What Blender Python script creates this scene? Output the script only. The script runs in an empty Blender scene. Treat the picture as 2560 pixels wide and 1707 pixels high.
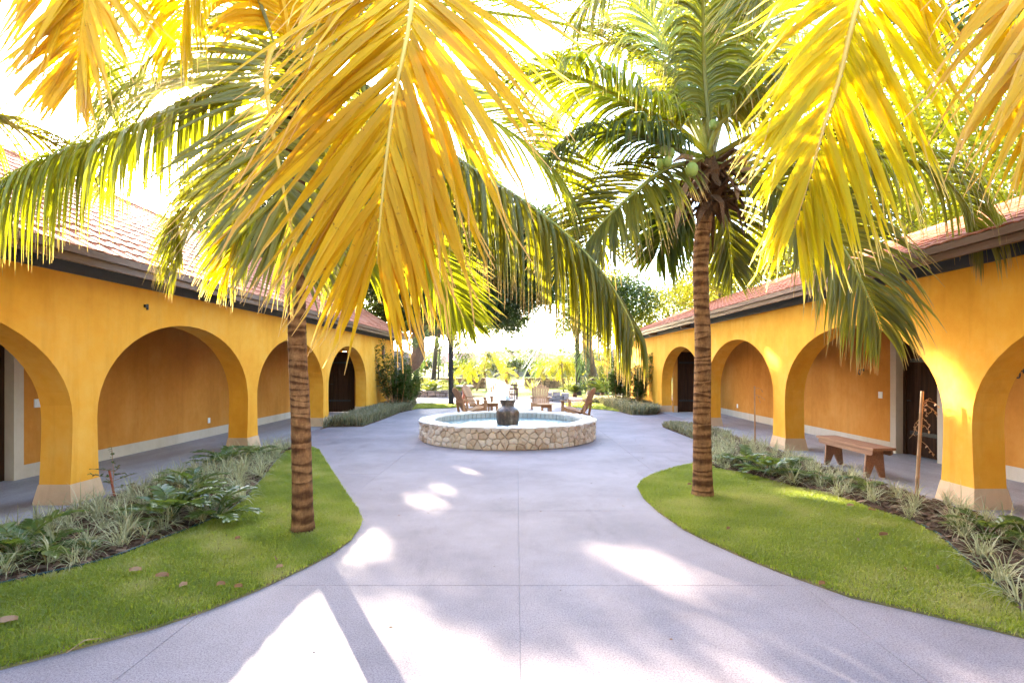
import bpy, math, random
import numpy as np
from mathutils import Vector, Matrix
R = random.Random(7)
NR = np.random.default_rng(7)
SC = bpy.context.scene
COL = SC.collection
PI = math.pi
rad = math.radians

# ------------------------------------------------------------------ camera, sky, sun, exposure
F, VX, VY, H = 1330.0, 1292.0, 917.0, 1.62          # photograph pixels: focal length, vanishing point; eye height in metres
cam = bpy.data.cameras.new('camera')
cam.sensor_width = 36; cam.sensor_fit = 'HORIZONTAL'
cam.lens = F/2560*36
cam.shift_x = (1280-VX)/2560; cam.shift_y = (VY-853.5)/2560
cam.clip_start = .05; cam.clip_end = 2000
camo = bpy.data.objects.new('camera', cam); COL.objects.link(camo)
camo.location = (0, 0, H); camo.rotation_euler = (rad(90), 0, 0)
SC.camera = camo
SUN = Vector((-780, 1330, 688)).normalized()        # towards the sun
world = bpy.data.worlds.new('World'); SC.world = world; world.use_nodes = True
_n = world.node_tree.nodes; _l = world.node_tree.links
sky = _n.new('ShaderNodeTexSky'); sky.sky_type = 'NISHITA'; sky.sun_disc = False
sky.sun_elevation = math.asin(SUN.z); sky.sun_rotation = math.atan2(SUN.x, SUN.y)
sky.air_density = 1.0; sky.dust_density = 1.3; sky.ozone_density = 1.0
_n['Background'].inputs[1].default_value = .15
_l.new(sky.outputs[0], _n['Background'].inputs[0])
sl = bpy.data.lights.new('sun', 'SUN'); sl.energy = 3.4; sl.angle = rad(.53); sl.color = (1, .9, .74)
so = bpy.data.objects.new('sun', sl); COL.objects.link(so); so.rotation_euler = SUN.to_track_quat('Z', 'Y').to_euler()
so.location = (-20, 34, 20)
vs = SC.view_settings; vs.view_transform = 'Standard'; vs.look = 'None'; vs.exposure = 3.9; vs.gamma = 1; vs.use_curve_mapping = False
SC.cycles.max_bounces = 10; SC.cycles.diffuse_bounces = 5; SC.cycles.transmission_bounces = 6; SC.cycles.transparent_max_bounces = 8

def P(px, py, Y): return Vector(((px-VX)*Y/F, Y, H-(py-VY)*Y/F))
def G(px, py, z=0.0):
    Y = (H-z)*F/(py-VY); return Vector(((px-VX)*Y/F, Y, z))

# ------------------------------------------------------------------ materials
def srgb(r, g, b):
    f = lambda c: (c/255/12.92) if c <= 10 else ((c/255+.055)/1.055)**2.4
    return (f(r), f(g), f(b), 1)
class NT:
    def __init__(s, name):
        s.m = bpy.data.materials.new(name); s.m.use_nodes = True
        s.t = s.m.node_tree; s.n = s.t.nodes; s.l = s.t.links
        s.b = s.n['Principled BSDF']; s.out = s.n['Material Output']
        s.pos = s.n.new('ShaderNodeNewGeometry').outputs['Position']
    def add(s, typ, **kw):
        o = s.n.new(typ)
        for k, v in kw.items(): setattr(o, k, v)
        return o
    def link(s, a, b): s.l.new(a, b)
    def noise(s, scale, detail=4, rough=.6, vec=None, stretch=None):
        o = s.add('ShaderNodeTexNoise'); o.inputs['Scale'].default_value = scale
        o.inputs['Detail'].default_value = detail; o.inputs['Roughness'].default_value = rough
        v = vec or s.pos
        if stretch:
            mp = s.add('ShaderNodeMapping'); mp.inputs['Scale'].default_value = stretch
            s.link(v, mp.inputs[0]); v = mp.outputs[0]
        s.link(v, o.inputs['Vector']); return o.outputs['Fac']
    def attr(s, name):
        o = s.add('ShaderNodeAttribute'); o.attribute_name = name; return o.outputs['Fac']
    def rnd(s): return s.add('ShaderNodeObjectInfo').outputs['Random']
    def ramp(s, fac, stops):
        o = s.add('ShaderNodeValToRGB'); e = o.color_ramp.elements
        while len(e) < len(stops): e.new(.5)
        for k, (p, c) in enumerate(stops):
            e[k].position = p; e[k].color = c if len(c) == 4 else (*c, 1)
        s.link(fac, o.inputs[0]); return o.outputs[0]
    def mix(s, fac, a, b, mode='MIX'):
        o = s.add('ShaderNodeMix', data_type='RGBA', blend_type=mode)
        for v, i in ((fac, 0), (a, 6), (b, 7)):
            if hasattr(v, 'is_linked') or hasattr(v, 'links'): s.link(v, o.inputs[i])
            else: o.inputs[i].default_value = v if i == 0 else (v if len(v) == 4 else (*v, 1))
        return o.outputs[2]
    def math(s, op, a, b=0.0, clamp=False):
        o = s.add('ShaderNodeMath', operation=op, use_clamp=clamp)
        for v, i in ((a, 0), (b, 1)):
            if hasattr(v, 'links'): s.link(v, o.inputs[i])
            else: o.inputs[i].default_value = v
        return o.outputs[0]
    def bump(s, h, strength=.3, dist=.02):
        o = s.add('ShaderNodeBump'); o.inputs['Strength'].default_value = strength; o.inputs['Distance'].default_value = dist
        s.link(h, o.inputs['Height']); s.link(o.outputs[0], s.b.inputs['Normal']); return o.outputs[0]
    def col(s, c):
        if hasattr(c, 'links'): s.link(c, s.b.inputs['Base Color'])
        else: s.b.inputs['Base Color'].default_value = c if len(c) == 4 else (*c, 1)
    def set(s, rough=.7, spec=.3, metal=0):
        s.b.inputs['Roughness'].default_value = rough; s.b.inputs['Specular IOR Level'].default_value = spec
        s.b.inputs['Metallic'].default_value = metal
M = {}
def simple(name, c1, c2, scale=6, rough=.75, bump=.2, bscale=None, stretch=None, spec=.3, dist=.01, rnd=0):
    t = NT(name); f = t.noise(scale, 6, .65, stretch=stretch)
    c = t.ramp(f, [(.3, c1), (.7, c2)])
    if rnd:
        v = t.math('MULTIPLY_ADD', t.rnd(), rnd); v.node.inputs[2].default_value = 1-rnd/2
        hs = t.add('ShaderNodeHueSaturation'); t.link(v, hs.inputs['Value']); t.link(c, hs.inputs['Color']); c = hs.outputs[0]
    t.col(c); t.set(rough, spec)
    if bump: t.bump(t.noise(bscale or scale*4, 5, .6, stretch=stretch), bump, dist)
    M[name] = t.m; return t.m

def leafmat(name, stops, trans, tipc=(.35, .2, .08), tip0=.8, tip1=1.0, spots=0, tfac=.5, rough=.42, spec=.4):
    """two-sided thin leaf: tone attribute picks the colour, tip attribute turns it dry, light shines through"""
    t = NT(name)
    tone = t.attr('tone'); tip = t.attr('tip')
    c = t.ramp(tone, stops)
    n = t.noise(9, 3, .6)
    c = t.mix(t.math('MULTIPLY', n, .35), c, tuple(x*.55 for x in stops[0][1][:3]))
    tm = t.add('ShaderNodeMapRange'); tm.inputs[1].default_value = tip0; tm.inputs[2].default_value = tip1
    t.link(tip, tm.inputs[0])
    c = t.mix(tm.outputs[0], c, tipc)
    tr = t.mix(tm.outputs[0], trans, tuple(min(1, x*1.6) for x in tipc))
    tone_tr = t.ramp(tone, [(0, tuple(x*.75 for x in trans)), (1, trans)])
    tr = t.mix(tm.outputs[0], tone_tr, tuple(min(1, x*1.6) for x in tipc))
    if spots:
        s = t.ramp(t.noise(27, 4, .7), [(.64, (0, 0, 0)), (.72, (1, 1, 1))])
        s = t.math('MULTIPLY', s, spots)
        c = t.mix(s, c, (.2, .07, .015)); tr = t.mix(s, tr, (.25, .08, .01))
    t.col(c); t.set(rough, spec)
    T = t.add('ShaderNodeBsdfTranslucent'); t.link(tr, T.inputs[0])
    X = t.add('ShaderNodeMixShader'); X.inputs[0].default_value = tfac
    t.link(t.b.outputs[0], X.inputs[1]); t.link(T.outputs[0], X.inputs[2]); t.link(X.outputs[0], t.out.inputs[0])
    M[name] = t.m; return t.m

def stucco(name, a, b, c):
    t = NT(name)
    big = t.noise(1.1, 6, .62, stretch=(1, 1, .6)); fine = t.noise(7, 5, .6)
    f = t.math('ADD', t.math('MULTIPLY', big, .75), t.math('MULTIPLY', fine, .25))
    col = t.ramp(f, [(.32, a), (.5, b), (.68, c)])
    streak = t.ramp(t.noise(1.6, 5, .7, stretch=(3, 3, .25)), [(.5, (0, 0, 0)), (.8, (1, 1, 1))])
    col = t.mix(t.math('MULTIPLY', streak, .38), col, tuple(x*.7 for x in a))
    t.col(col); t.set(.88, .15)
    h = t.math('ADD', t.math('MULTIPLY', t.noise(14, 5, .6), .6), t.math('MULTIPLY', t.noise(140, 3, .6), .4))
    t.bump(h, .35, .012); M[name] = t.m
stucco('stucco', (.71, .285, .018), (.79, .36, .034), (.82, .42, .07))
stucco('bounce_wall_stucco', (.36, .15, .03), (.42, .18, .04), (.46, .21, .06))
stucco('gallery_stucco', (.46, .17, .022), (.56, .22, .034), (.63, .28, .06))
stucco('plinth_cream', (.52, .33, .18), (.61, .40, .23), (.67, .47, .29))
stucco('baseboard_cream', (.48, .38, .27), (.56, .46, .34), (.62, .52, .40))
# terrazzo paving
t = NT('terrazzo')
sp = t.noise(210, 2, .7); sp2 = t.noise(95, 3, .7)
c = t.ramp(sp, [(.36, (.10, .085, .09)), (.47, (.26, .212, .215)), (.6, (.37, .305, .305))])
c2 = t.ramp(sp2, [(.34, (.10, .068, .072)), (.5, (.315, .262, .262)), (.66, (.40, .335, .33))])
c = t.mix(.5, c, c2)
st = t.ramp(t.noise(.7, 7, .68), [(.34, (.70, .69, .70)), (.62, (1, 1, 1))])
c = t.mix(1.0, c, st, 'MULTIPLY')
st2 = t.ramp(t.noise(1.7, 5, .7, stretch=(1, .35, 1)), [(.56, (1, 1, 1)), (.76, (.62, .60, .61))])
c = t.mix(.7, c, st2, 'MULTIPLY')
t.col(c); t.set(.62, .10); t.bump(sp, .12, .003); M['terrazzo'] = t.m
t = NT('gallery_floor')
c = t.ramp(t.noise(120, 3, .7), [(.35, (.24, .22, .22)), (.6, (.42, .40, .40))])
wv = t.add('ShaderNodeTexNoise'); wv.inputs['Scale'].default_value = 2
st = t.ramp(t.noise(2.0, 5, .7, stretch=(1, .3, 1)), [(.4, (.7, .68, .66)), (.65, (1, 1, 1))])
c = t.mix(.8, c, st, 'MULTIPLY'); t.col(c); t.set(.6, .3); M['gallery_floor'] = t.m
simple('grout', (.26, .24, .245), (.36, .34, .34), 30)
simple('soil', (.05, .03, .018), (.11, .07, .04), 12, .95, .5, 40)
simple('mulch', (.06, .033, .02), (.16, .095, .06), 16, .95, .6, 60)
simple('turf_soil', (.11, .12, .03), (.27, .20, .09), 3.2, .95, .6, 90)
simple('plate_beam', (.035, .037, .046), (.06, .06, .07), 5, .6, .3, 30, (1, .12, 1))
simple('fascia_wood', (.10, .05, .028), (.19, .10, .055), 7, .5, .25, 40, (1, .1, 3))
simple('ceiling_wood', (.05, .028, .015), (.1, .058, .03), 6, .7, .3, 30, (1, .1, 1))
simple('door_wood', (.022, .009, .005), (.065, .027, .011), 9, .75, .4, 40, (3, 3, .18), rnd=.4, spec=.1)
simple('iron', (.012, .011, .011), (.03, .027, .025), 20, .5, .2)
simple('brown_lamp', (.16, .055, .03), (.23, .085, .045), 10, .5, .1)
simple('white_plastic', (.72, .7, .66), (.78, .76, .72), 5, .4, 0)
simple('bench_wood', (.19, .085, .045), (.34, .17, .09), 5, .55, .3, 40, (14, .6, 14), rnd=.25)
simple('teak', (.33, .14, .05), (.52, .26, .11), 6, .5, .3, 40, (8, 8, 1.2), rnd=.35)
simple('dark_wood', (.05, .026, .018), (.10, .05, .032), 9, .6, .4)
simple('pale_slab_wood', (.42, .34, .26), (.58, .5, .42), 6, .6, .3)
simple('cane', (.30, .15, .07), (.44, .25, .12), 8, .55, .2, 40, (6, 6, 1))
simple('red_stake', (.33, .07, .03), (.42, .10, .045), 8, .6, .1)
simple('edging_plastic', (.008, .032, .03), (.014, .055, .05), 6, .35, .1)
simple('far_roof', (.15, .06, .055), (.22, .10, .09), 1.5, .9, .3)
simple('far_wall', (.20, .17, .13), (.28, .24, .18), 1, .9, .2)
simple('shade_void', (.02, .02, .018), (.04, .04, .035), 2, .9, 0)
simple('far_path', (.36, .27, .22), (.46, .36, .29), 3, .9, .3)
simple('bark', (.06, .038, .025), (.14, .095, .065), 7, .95, .8, 22, (2, 2, .5), dist=.03)
simple('branch_grey', (.05, .036, .028), (.12, .095, .075), 8, .95, .6, 30)
simple('coconut_green', (.18, .26, .05), (.32, .38, .08), 5, .4, .1)
simple('coconut_husk', (.35, .16, .05), (.45, .24, .09), 9, .8, .3)
simple('fibre', (.07, .035, .016), (.21, .105, .05), 22, .95, .8, 60, (4, 4, .6), dist=.02)
simple('spathe', (.28, .17, .10), (.42, .27, .17), 10, .8, .4)
simple('petiole_green', (.20, .23, .03), (.36, .34, .06), 4, .4, .1, spec=.5)
simple('petiole_gold', (.55, .33, .03), (.68, .45, .06), 5, .45, .1, spec=.5)
simple('rock', (.30, .24, .20), (.46, .38, .32), 6, .9, .6, 30, rnd=.4, dist=.02)
simple('wall_rock', (.11, .06, .032), (.27, .16, .09), 7, .92, .7, 30, rnd=.7, dist=.03)
simple('grey_rock', (.21, .18, .17), (.36, .31, .29), 9, .92, .7, 34, rnd=.45, dist=.03)
# terracotta tiles
t = NT('roof_tile')
v = t.add('ShaderNodeTexVoronoi'); v.inputs['Scale'].default_value = 3.1; t.link(t.pos, v.inputs['Vector'])
c = t.ramp(v.outputs['Color'], [(0.1, (.30, .085, .035)), (.5, (.42, .135, .06)), (.9, (.50, .20, .11))])
c = t.mix(t.math('MULTIPLY', t.noise(14, 5, .7), .55), c, (.22, .10, .075))
t.col(c); t.set(.85, .08); t.bump(t.noise(60, 4, .6), .3, .006); M['roof_tile'] = t.m
# fountain stones
def stone_mat(name, stops, rv):
    t = NT(name)
    n = t.math('ADD', t.math('MULTIPLY', t.noise(16, 6, .7), .45), t.math('MULTIPLY', t.rnd(), rv))
    t.col(t.ramp(n, stops)); t.set(.88, .2)
    t.bump(t.math('ADD', t.noise(45, 5, .65), t.math('MULTIPLY', t.noise(160, 3, .6), .4)), .8, .012); M[name] = t.m
stone_mat('fountain_stone', [(.15, (.38, .25, .15)), (.36, (.60, .45, .32)), (.6, (.70, .56, .43)), (.9, (.78, .68, .57))], .55)
stone_mat('coping_stone', [(.1, (.52, .42, .34)), (.4, (.70, .60, .50)), (.8, (.80, .72, .64))], .3)
simple('mortar', (.30, .23, .17), (.42, .33, .25), 25, .95, .6, 60)
# pool
t = NT('pool_tile'); t.col(t.ramp(t.noise(5, 3, .5), [(.3, (.42, .38, .31)), (.7, (.56, .51, .43))])); t.set(.25, .5); M['pool_tile'] = t.m
simple('pool_floor', (.07, .15, .15), (.13, .24, .23), 6, .5, .1)
t = NT('water'); t.col((.62, .80, .80)); t.set(.03, .5); t.b.inputs['Transmission Weight'].default_value = .75; t.b.inputs['IOR'].default_value = 1.33
t.bump(t.math('ADD', t.noise(9, 4, .6), t.math('MULTIPLY', t.noise(30, 3, .6), .35)), .55, .03); M['water'] = t.m
t = NT('water_foam'); t.col((.85, .9, .95)); t.set(.15, .6); t.b.inputs['Transmission Weight'].default_value = .35; M['water_foam'] = t.m
t = NT('urn_glaze')
n = t.noise(9, 6, .72); drip = t.noise(14, 5, .6, stretch=(1, 1, .12))
c = t.ramp(t.math('ADD', t.math('MULTIPLY', n, .5), t.math('MULTIPLY', drip, .5)), [(.36, (.035, .022, .016)), (.5, (.10, .055, .032)), (.64, (.26, .16, .10)), (.72, (.42, .32, .24))])
t.col(c); t.set(.32, .5); t.bump(n, .35, .01); M['urn_glaze'] = t.m
# palm trunk
t = NT('palm_trunk')
ring = t.attr('tone'); fibre = t.noise(26, 6, .75, stretch=(1, 1, .4)); blot = t.noise(7, 5, .7, stretch=(1, 1, 2.2))
f = t.math('ADD', t.math('MULTIPLY', fibre, .5), t.math('MULTIPLY', blot, .5))
c = t.ramp(f, [(.3, (.085, .04, .016)), (.48, (.24, .115, .042)), (.66, (.44, .23, .09))])
rg = t.ramp(t.math('ADD', ring, t.math('MULTIPLY', blot, .5)), [(.62, (1, 1, 1)), (.8, (.62, .56, .52)), (1.1, (.34, .29, .26))])
c = t.mix(1.0, c, rg, 'MULTIPLY')
t.col(c); t.set(.9, .2); t.bump(t.math('ADD', fibre, t.noise(80, 4, .6, stretch=(1, 1, .3))), .7, .012); M['palm_trunk'] = t.m
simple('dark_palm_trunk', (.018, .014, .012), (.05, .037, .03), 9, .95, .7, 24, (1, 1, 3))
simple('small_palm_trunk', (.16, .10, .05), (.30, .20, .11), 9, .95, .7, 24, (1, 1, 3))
# leaves
leafmat('gold_leaf', [(0, (.58, .29, .004)), (.5, (.76, .42, .006)), (1, (.82, .51, .014))], (.74, .44, .003), (.62, .36, .12), .78, 1., .8, .42, .5, .2)
leafmat('yellow_leaf', [(0, (.40, .31, .012)), (.5, (.60, .46, .012)), (1, (.74, .54, .016))], (.90, .70, .004), (.66, .46, .16), .8, 1., .5, .56, .5, .15)
leafmat('lime_leaf', [(0, (.12, .15, .012)), (.5, (.22, .23, .016)), (1, (.40, .35, .025))], (.44, .44, .006), (.45, .30, .08), .82, 1., 0, .42)
leafmat('olive_leaf', [(0, (.075, .09, .015)), (.5, (.15, .145, .018)), (1, (.30, .25, .025))], (.40, .36, .006), (.45, .27, .10), .80, 1., 0, .36)
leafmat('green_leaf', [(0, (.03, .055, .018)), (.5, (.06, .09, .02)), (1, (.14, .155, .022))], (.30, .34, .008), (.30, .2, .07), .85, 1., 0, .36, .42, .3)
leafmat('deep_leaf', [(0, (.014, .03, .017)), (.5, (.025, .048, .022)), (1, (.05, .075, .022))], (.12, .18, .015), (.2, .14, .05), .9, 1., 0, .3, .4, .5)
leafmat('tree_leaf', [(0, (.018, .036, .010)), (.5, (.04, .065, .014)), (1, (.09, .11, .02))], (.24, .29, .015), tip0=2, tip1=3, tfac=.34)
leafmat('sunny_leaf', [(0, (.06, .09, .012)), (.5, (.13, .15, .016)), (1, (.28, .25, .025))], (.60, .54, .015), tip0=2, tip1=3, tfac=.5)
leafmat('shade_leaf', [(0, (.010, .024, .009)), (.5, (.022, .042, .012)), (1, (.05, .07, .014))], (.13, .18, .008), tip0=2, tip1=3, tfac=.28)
leafmat('shrub_leaf', [(0, (.02, .045, .015)), (.5, (.04, .075, .02)), (1, (.09, .12, .03))], (.25, .35, .03), tip0=2, tip1=3, tfac=.3)
leafmat('zamia_leaf', [(0, (.05, .09, .022)), (.5, (.09, .14, .03)), (1, (.20, .22, .04))], (.30, .38, .04), (.5, .2, .05), 1.5, 2, 0, .3, .34, .5)
leafmat('liriope_leaf', [(0, (.18, .18, .06)), (.5, (.48, .44, .22)), (1, (.72, .66, .42))], (.6, .6, .3), (.42, .3, .14), .75, 1.05, 0, .35)
leafmat('agave_leaf', [(0, (.18, .22, .08)), (.5, (.28, .32, .12)), (1, (.42, .42, .18))], (.80, .75, .12), (.4, .3, .1), .85, 1.1, 0, .45)
leafmat('dry_leaf', [(0, (.20, .085, .035)), (.5, (.32, .16, .07)), (1, (.45, .28, .16))], (.5, .28, .1), tip0=2, tip1=3, tfac=.25)
leafmat('bark_chip', [(0, (.05, .028, .017)), (.5, (.13, .075, .045)), (1, (.27, .17, .11))], (.2, .1, .05), tip0=2, tip1=3, tfac=.1, rough=.9, spec=.1)
leafmat('grass_blade', [(0, (.13, .185, .014)), (.42, (.225, .265, .022)), (.68, (.38, .33, .075)), (1, (.52, .38, .18))], (.52, .60, .05), (.38, .33, .10), .8, 1.1, 0, .5)
leafmat('cover_grass', [(0, (.10, .11, .05)), (.5, (.22, .21, .11)), (1, (.40, .32, .2))], (.45, .4, .18), (.4, .28, .14), .8, 1.1, 0, .35)
# far lawn
t = NT('far_lawn')
c = t.ramp(t.noise(.35, 6, .65), [(.35, (.11, .15, .018)), (.55, (.20, .21, .03)), (.7, (.30, .26, .07))])
c = t.mix(t.math('MULTIPLY', t.noise(20, 4, .7), .5), c, (.10, .13, .02))
t.col(c); t.set(.95, .1); t.bump(t.noise(60, 4, .7), .8, .03); M['far_lawn'] = t.m

# ------------------------------------------------------------------ mesh helpers
class MB:
    def __init__(s): s.v = []; s.f = []; s.tone = []; s.tip = []
    def verts(s, vs, tone=0., tip=0.):
        k = len(s.v)
        for q in vs: s.v.append(tuple(q))
        n = len(vs)
        s.tone += list(tone) if hasattr(tone, '__len__') else [tone]*n
        s.tip += list(tip) if hasattr(tip, '__len__') else [tip]*n
        return k
    def hexa(s, p, tone=0.):
        """8 corners: 4 bottom ring, 4 top ring"""
        k = s.verts(p, tone)
        for a in ((0, 3, 2, 1), (4, 5, 6, 7), (0, 1, 5, 4), (1, 2, 6, 5), (2, 3, 7, 6), (3, 0, 4, 7)): s.f.append(tuple(k+i for i in a))
    def box(s, lo, hi, tone=0.):
        x0, y0, z0 = lo; x1, y1, z1 = hi
        s.hexa([(x0, y0, z0), (x1, y0, z0), (x1, y1, z0), (x0, y1, z0), (x0, y0, z1), (x1, y0, z1), (x1, y1, z1), (x0, y1, z1)], tone)
    def bar(s, a, b, w, h, up=(0, 0, 1), w2=None, h2=None):
        a = Vector(a); b = Vector(b); d = (b-a).normalized(); u = Vector(up); x = d.cross(u)
        if x.length < 1e-4: x = d.cross(Vector((1, 0, 0)))
        x.normalize(); u = x.cross(d); w2 = w2 or w; h2 = h2 or h
        r = lambda c, w, h: [c-x*w/2-u*h/2, c+x*w/2-u*h/2, c+x*w/2+u*h/2, c-x*w/2+u*h/2]
        s.hexa(r(a, w, h)+r(b, w2, h2))
    def tube(s, pts, rs, n=8, cap=True, tones=None, jit=0):
        pts = [Vector(p) for p in pts]; k0 = len(s.v); ref = Vector((.3, .9, .2)); m = len(pts)
        for i, p in enumerate(pts):
            d = (pts[min(i+1, m-1)]-pts[max(i-1, 0)]).normalized()
            x = d.cross(ref); x.normalize(); y = d.cross(x)
            r = rs[i] if hasattr(rs, '__len__') else rs
            ring = []
            for j in range(n):
                a = 2*PI*j/n; rr = r*(1+(R.uniform(-jit, jit) if jit else 0))
                ring.append(p+x*math.cos(a)*rr+y*math.sin(a)*rr)
            s.verts(ring, tones[i] if tones else 0.)
        for i in range(m-1):
            for j in range(n):
                a = k0+i*n+j; b = k0+i*n+(j+1) % n; s.f.append((a, b, b+n, a+n))
        if cap:
            s.f.append(tuple(k0+j for j in range(n))[::-1]); s.f.append(tuple(k0+(m-1)*n+j for j in range(n)))
    def lathe(s, c, prof, n=32):
        k0 = len(s.v); c = Vector(c)
        for r, z in prof:
            s.verts([(c.x+r*math.cos(2*PI*j/n), c.y+r*math.sin(2*PI*j/n), c.z+z) for j in range(n)])
        for i in range(len(prof)-1):
            for j in range(n):
                a = k0+i*n+j; b = k0+i*n+(j+1) % n; s.f.append((a, b, b+n, a+n))
    def prism(s, poly, z0, z1):
        n = len(poly); k = s.verts([(x, y, z0) for x, y in poly]+[(x, y, z1) for x, y in poly])
        s.f.append(tuple(range(k+n, k+2*n))); s.f.append(tuple(range(k, k+n))[::-1])
        for i in range(n):
            j = (i+1) % n; s.f.append((k+i, k+j, k+n+j, k+n+i))
    def mesh(s, name, m, off=(0, 0, 0), smooth=False, fix=True):
        me = bpy.data.meshes.new(name)
        ox, oy, oz = off
        me.from_pydata([(a-ox, b-oy, c-oz) for a, b, c in s.v], [], s.f)
        for an, dat in (('tone', s.tone), ('tip', s.tip)):
            if any(dat): me.attributes.new(an, 'FLOAT', 'POINT').data.foreach_set('value', dat)
        if smooth: me.polygons.foreach_set('use_smooth', [True]*len(me.polygons))
        me.materials.append(M[m]); return me
def world_of(o):
    v = Vector((0, 0, 0))
    while o is not None: v += o.location; o = o.parent
    return v
def part(name, mb, m, parent, smooth=False, label=None, kind=None):
    off = world_of(parent)
    o = bpy.data.objects.new(name, mb.mesh(name, m, off, smooth)); COL.objects.link(o); o.parent = parent
    if label: o['label'] = label
    if kind: o['kind'] = kind
    return o
def piece(name, me, parent, loc=(0, 0, 0), rot=None, scale=None, kind=None):
    """an object on shared mesh data; loc in world, parent unrotated"""
    o = bpy.data.objects.new(name, me); COL.objects.link(o); o.parent = parent
    o.location = Vector(loc)-(world_of(parent) if parent else Vector((0, 0, 0)))
    if rot is not None: o.rotation_euler = rot
    if scale is not None: o.scale = scale
    if kind: o['kind'] = kind
    return o
def tag(o, label, cat, group=None):
    o['label'] = label; o['category'] = cat
    if group: o['group'] = group
    return o
def thing(name, label, cat, loc=(0, 0, 0), group=None, rz=0):
    o = bpy.data.objects.new(name, None); COL.objects.link(o); o.empty_display_size = .1
    o.location = loc; o.rotation_euler = (0, 0, rz); return tag(o, label, cat, group)
def struct(name, mb, m, kind='structure', smooth=False):
    o = bpy.data.objects.new(name, mb.mesh(name, m, (0, 0, 0), smooth)); COL.objects.link(o); o['kind'] = kind; return o
def copy_tree(o, parent=None, loc=None, rz=None, label=None):
    c = o.copy(); COL.objects.link(c)
    if parent is not None: c.parent = parent
    if loc is not None: c.location = loc
    if rz is not None: c.rotation_euler = (0, 0, rz)
    if label: c['label'] = label
    for ch in list(o.children): copy_tree(ch, c)
    return c
def np_mesh(name, V, quads, m, tone=None, tip=None, tris=None):
    """V (n,3) float, quads (k,4) / tris (k,3) index arrays"""
    me = bpy.data.meshes.new(name)
    nq = 0 if quads is None else len(quads); nt = 0 if tris is None else len(tris)
    me.vertices.add(len(V)); me.vertices.foreach_set('co', np.ascontiguousarray(V, dtype=np.float32).ravel())
    loops = []; starts = []; k = 0
    if nq: loops.append(quads.ravel()); starts.append(np.arange(nq)*4); k = nq*4
    if nt: loops.append(tris.ravel()); starts.append(k+np.arange(nt)*3)
    loops = np.concatenate(loops).astype(np.int32); starts = np.concatenate(starts).astype(np.int32)
    me.loops.add(len(loops)); me.loops.foreach_set('vertex_index', loops)
    me.polygons.add(nq+nt); me.polygons.foreach_set('loop_start', starts)
    me.update(calc_edges=True)
    for an, d in (('tone', tone), ('tip', tip)):
        if d is not None: me.attributes.new(an, 'FLOAT', 'POINT').data.foreach_set('value', np.ascontiguousarray(d, dtype=np.float32))
    me.materials.append(M[m]); return me
def in_poly(x, y, poly):
    ins = np.zeros(len(x), bool); n = len(poly)
    for i in range(n):
        x0, y0 = poly[i]; x1, y1 = poly[(i+1) % n]
        c = ((y0 > y) != (y1 > y)) & (x < (x1-x0)*(y-y0)/((y1-y0) if y1 != y0 else 1e-9)+x0)
        ins ^= c
    return ins
def xy(pxs): return [tuple(G(a, b))[:2] for a, b in pxs]
def crom(pts, n):
    p = [pts[0]*2-pts[1]]+list(pts)+[pts[-1]*2-pts[-2]]; out = []; m = len(pts)-1
    for k in range(n+1):
        u = min(k/n*m, m-1e-6); i = int(u); t = u-i; a, b, c, d = p[i:i+4]
        out.append(.5*((2*b)+(c-a)*t+(2*a-5*b+4*c-d)*t*t+(3*b-a-3*c+d)*t**3))
    return out

# ================================================================== THE SETTING
LX, RX = -5.26, 5.21            # court faces of the two arcades
LB, RB = -7.15, 7.08            # back walls of their galleries
TH = .37
m = MB(); m.prism([(-240, -30), (240, -30), (240, 240), (-240, 240)], -.12, -.09); struct('ground', m, 'far_lawn')
m = MB(); m.prism([(-5.2, -7), (5.15, -7), (5.15, 25.9), (-5.2, 25.9)], -.08, -.004); court = struct('courtyard_paving', m, 'grout')
# planting outlines read from the photograph
lawnL_edge = xy([(876, 1352), (897, 1322), (904.5, 1301), (897, 1282), (871.6, 1245.6), (833, 1186), (795, 1126)])
lawnL_edge = [(-4.9, 1.75), (-3.6, 2.42)]+xy([(0, 1675), (127.5, 1641), (255, 1607), (382.6, 1573), (510, 1530), (638, 1479), (765, 1420), (829, 1386)])+lawnL_edge
bedL_in = xy([(770, 1116), (714, 1131), (689, 1156), (638, 1220), (604, 1258), (553, 1292), (468, 1330), (382.6, 1362), (255, 1409), (102, 1445), (0, 1469)])+[(-4.35, 3.2), (-4.9, 2.7)]
lawnL = lawnL_edge+bedL_in
bedL = bedL_in+[(-4.95, 2.7), (-4.95, 8), (-4.9, 10.2), (-4.5, 10.75)]
lawnR_edge = xy([(1783, 1155), (1732, 1161), (1675, 1175), (1624, 1192), (1602.5, 1207), (1594, 1220), (1611, 1248), (1645, 1279.6), (1709, 1324), (1772.6, 1356), (1857.6, 1394), (1964, 1437), (2125.5, 1494), (2325, 1539), (2560, 1596)])+[(4.0, 2.75), (4.9, 2.4)]
bedR_in = xy([(1783, 1173), (1857.6, 1186), (1985, 1220), (2070, 1237), (2134, 1258), (2198, 1282), (2283, 1309), (2346.6, 1343), (2393, 1386), (2474, 1454), (2538, 1513), (2560, 1535)])+[(4.6, 2.9)]
lawnR = lawnR_edge+bedR_in[::-1]
bedR = xy([(1656, 1067), (1732, 1097), (1775, 1130)])+bedR_in+[(4.9, 2.7), (4.95, 4), (4.95, 12.3), (4.85, 14.0), (4.3, 14.7)]
farL_bed = xy([(824.6, 1067), (907, 1066), (950, 1051), (1000, 1031.6), (1030, 1025)])+[(-4.3, 22.6), (-5.1, 22.8), (-5.1, 13.8)]
farL_lawn = xy([(1020, 1026), (1045.5, 1021.7), (1109, 1020.7), (1147.5, 1018), (1161, 1014.3), (1147, 1011.5), (1058, 1010)])+[(-4.3, 22.9)]
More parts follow.
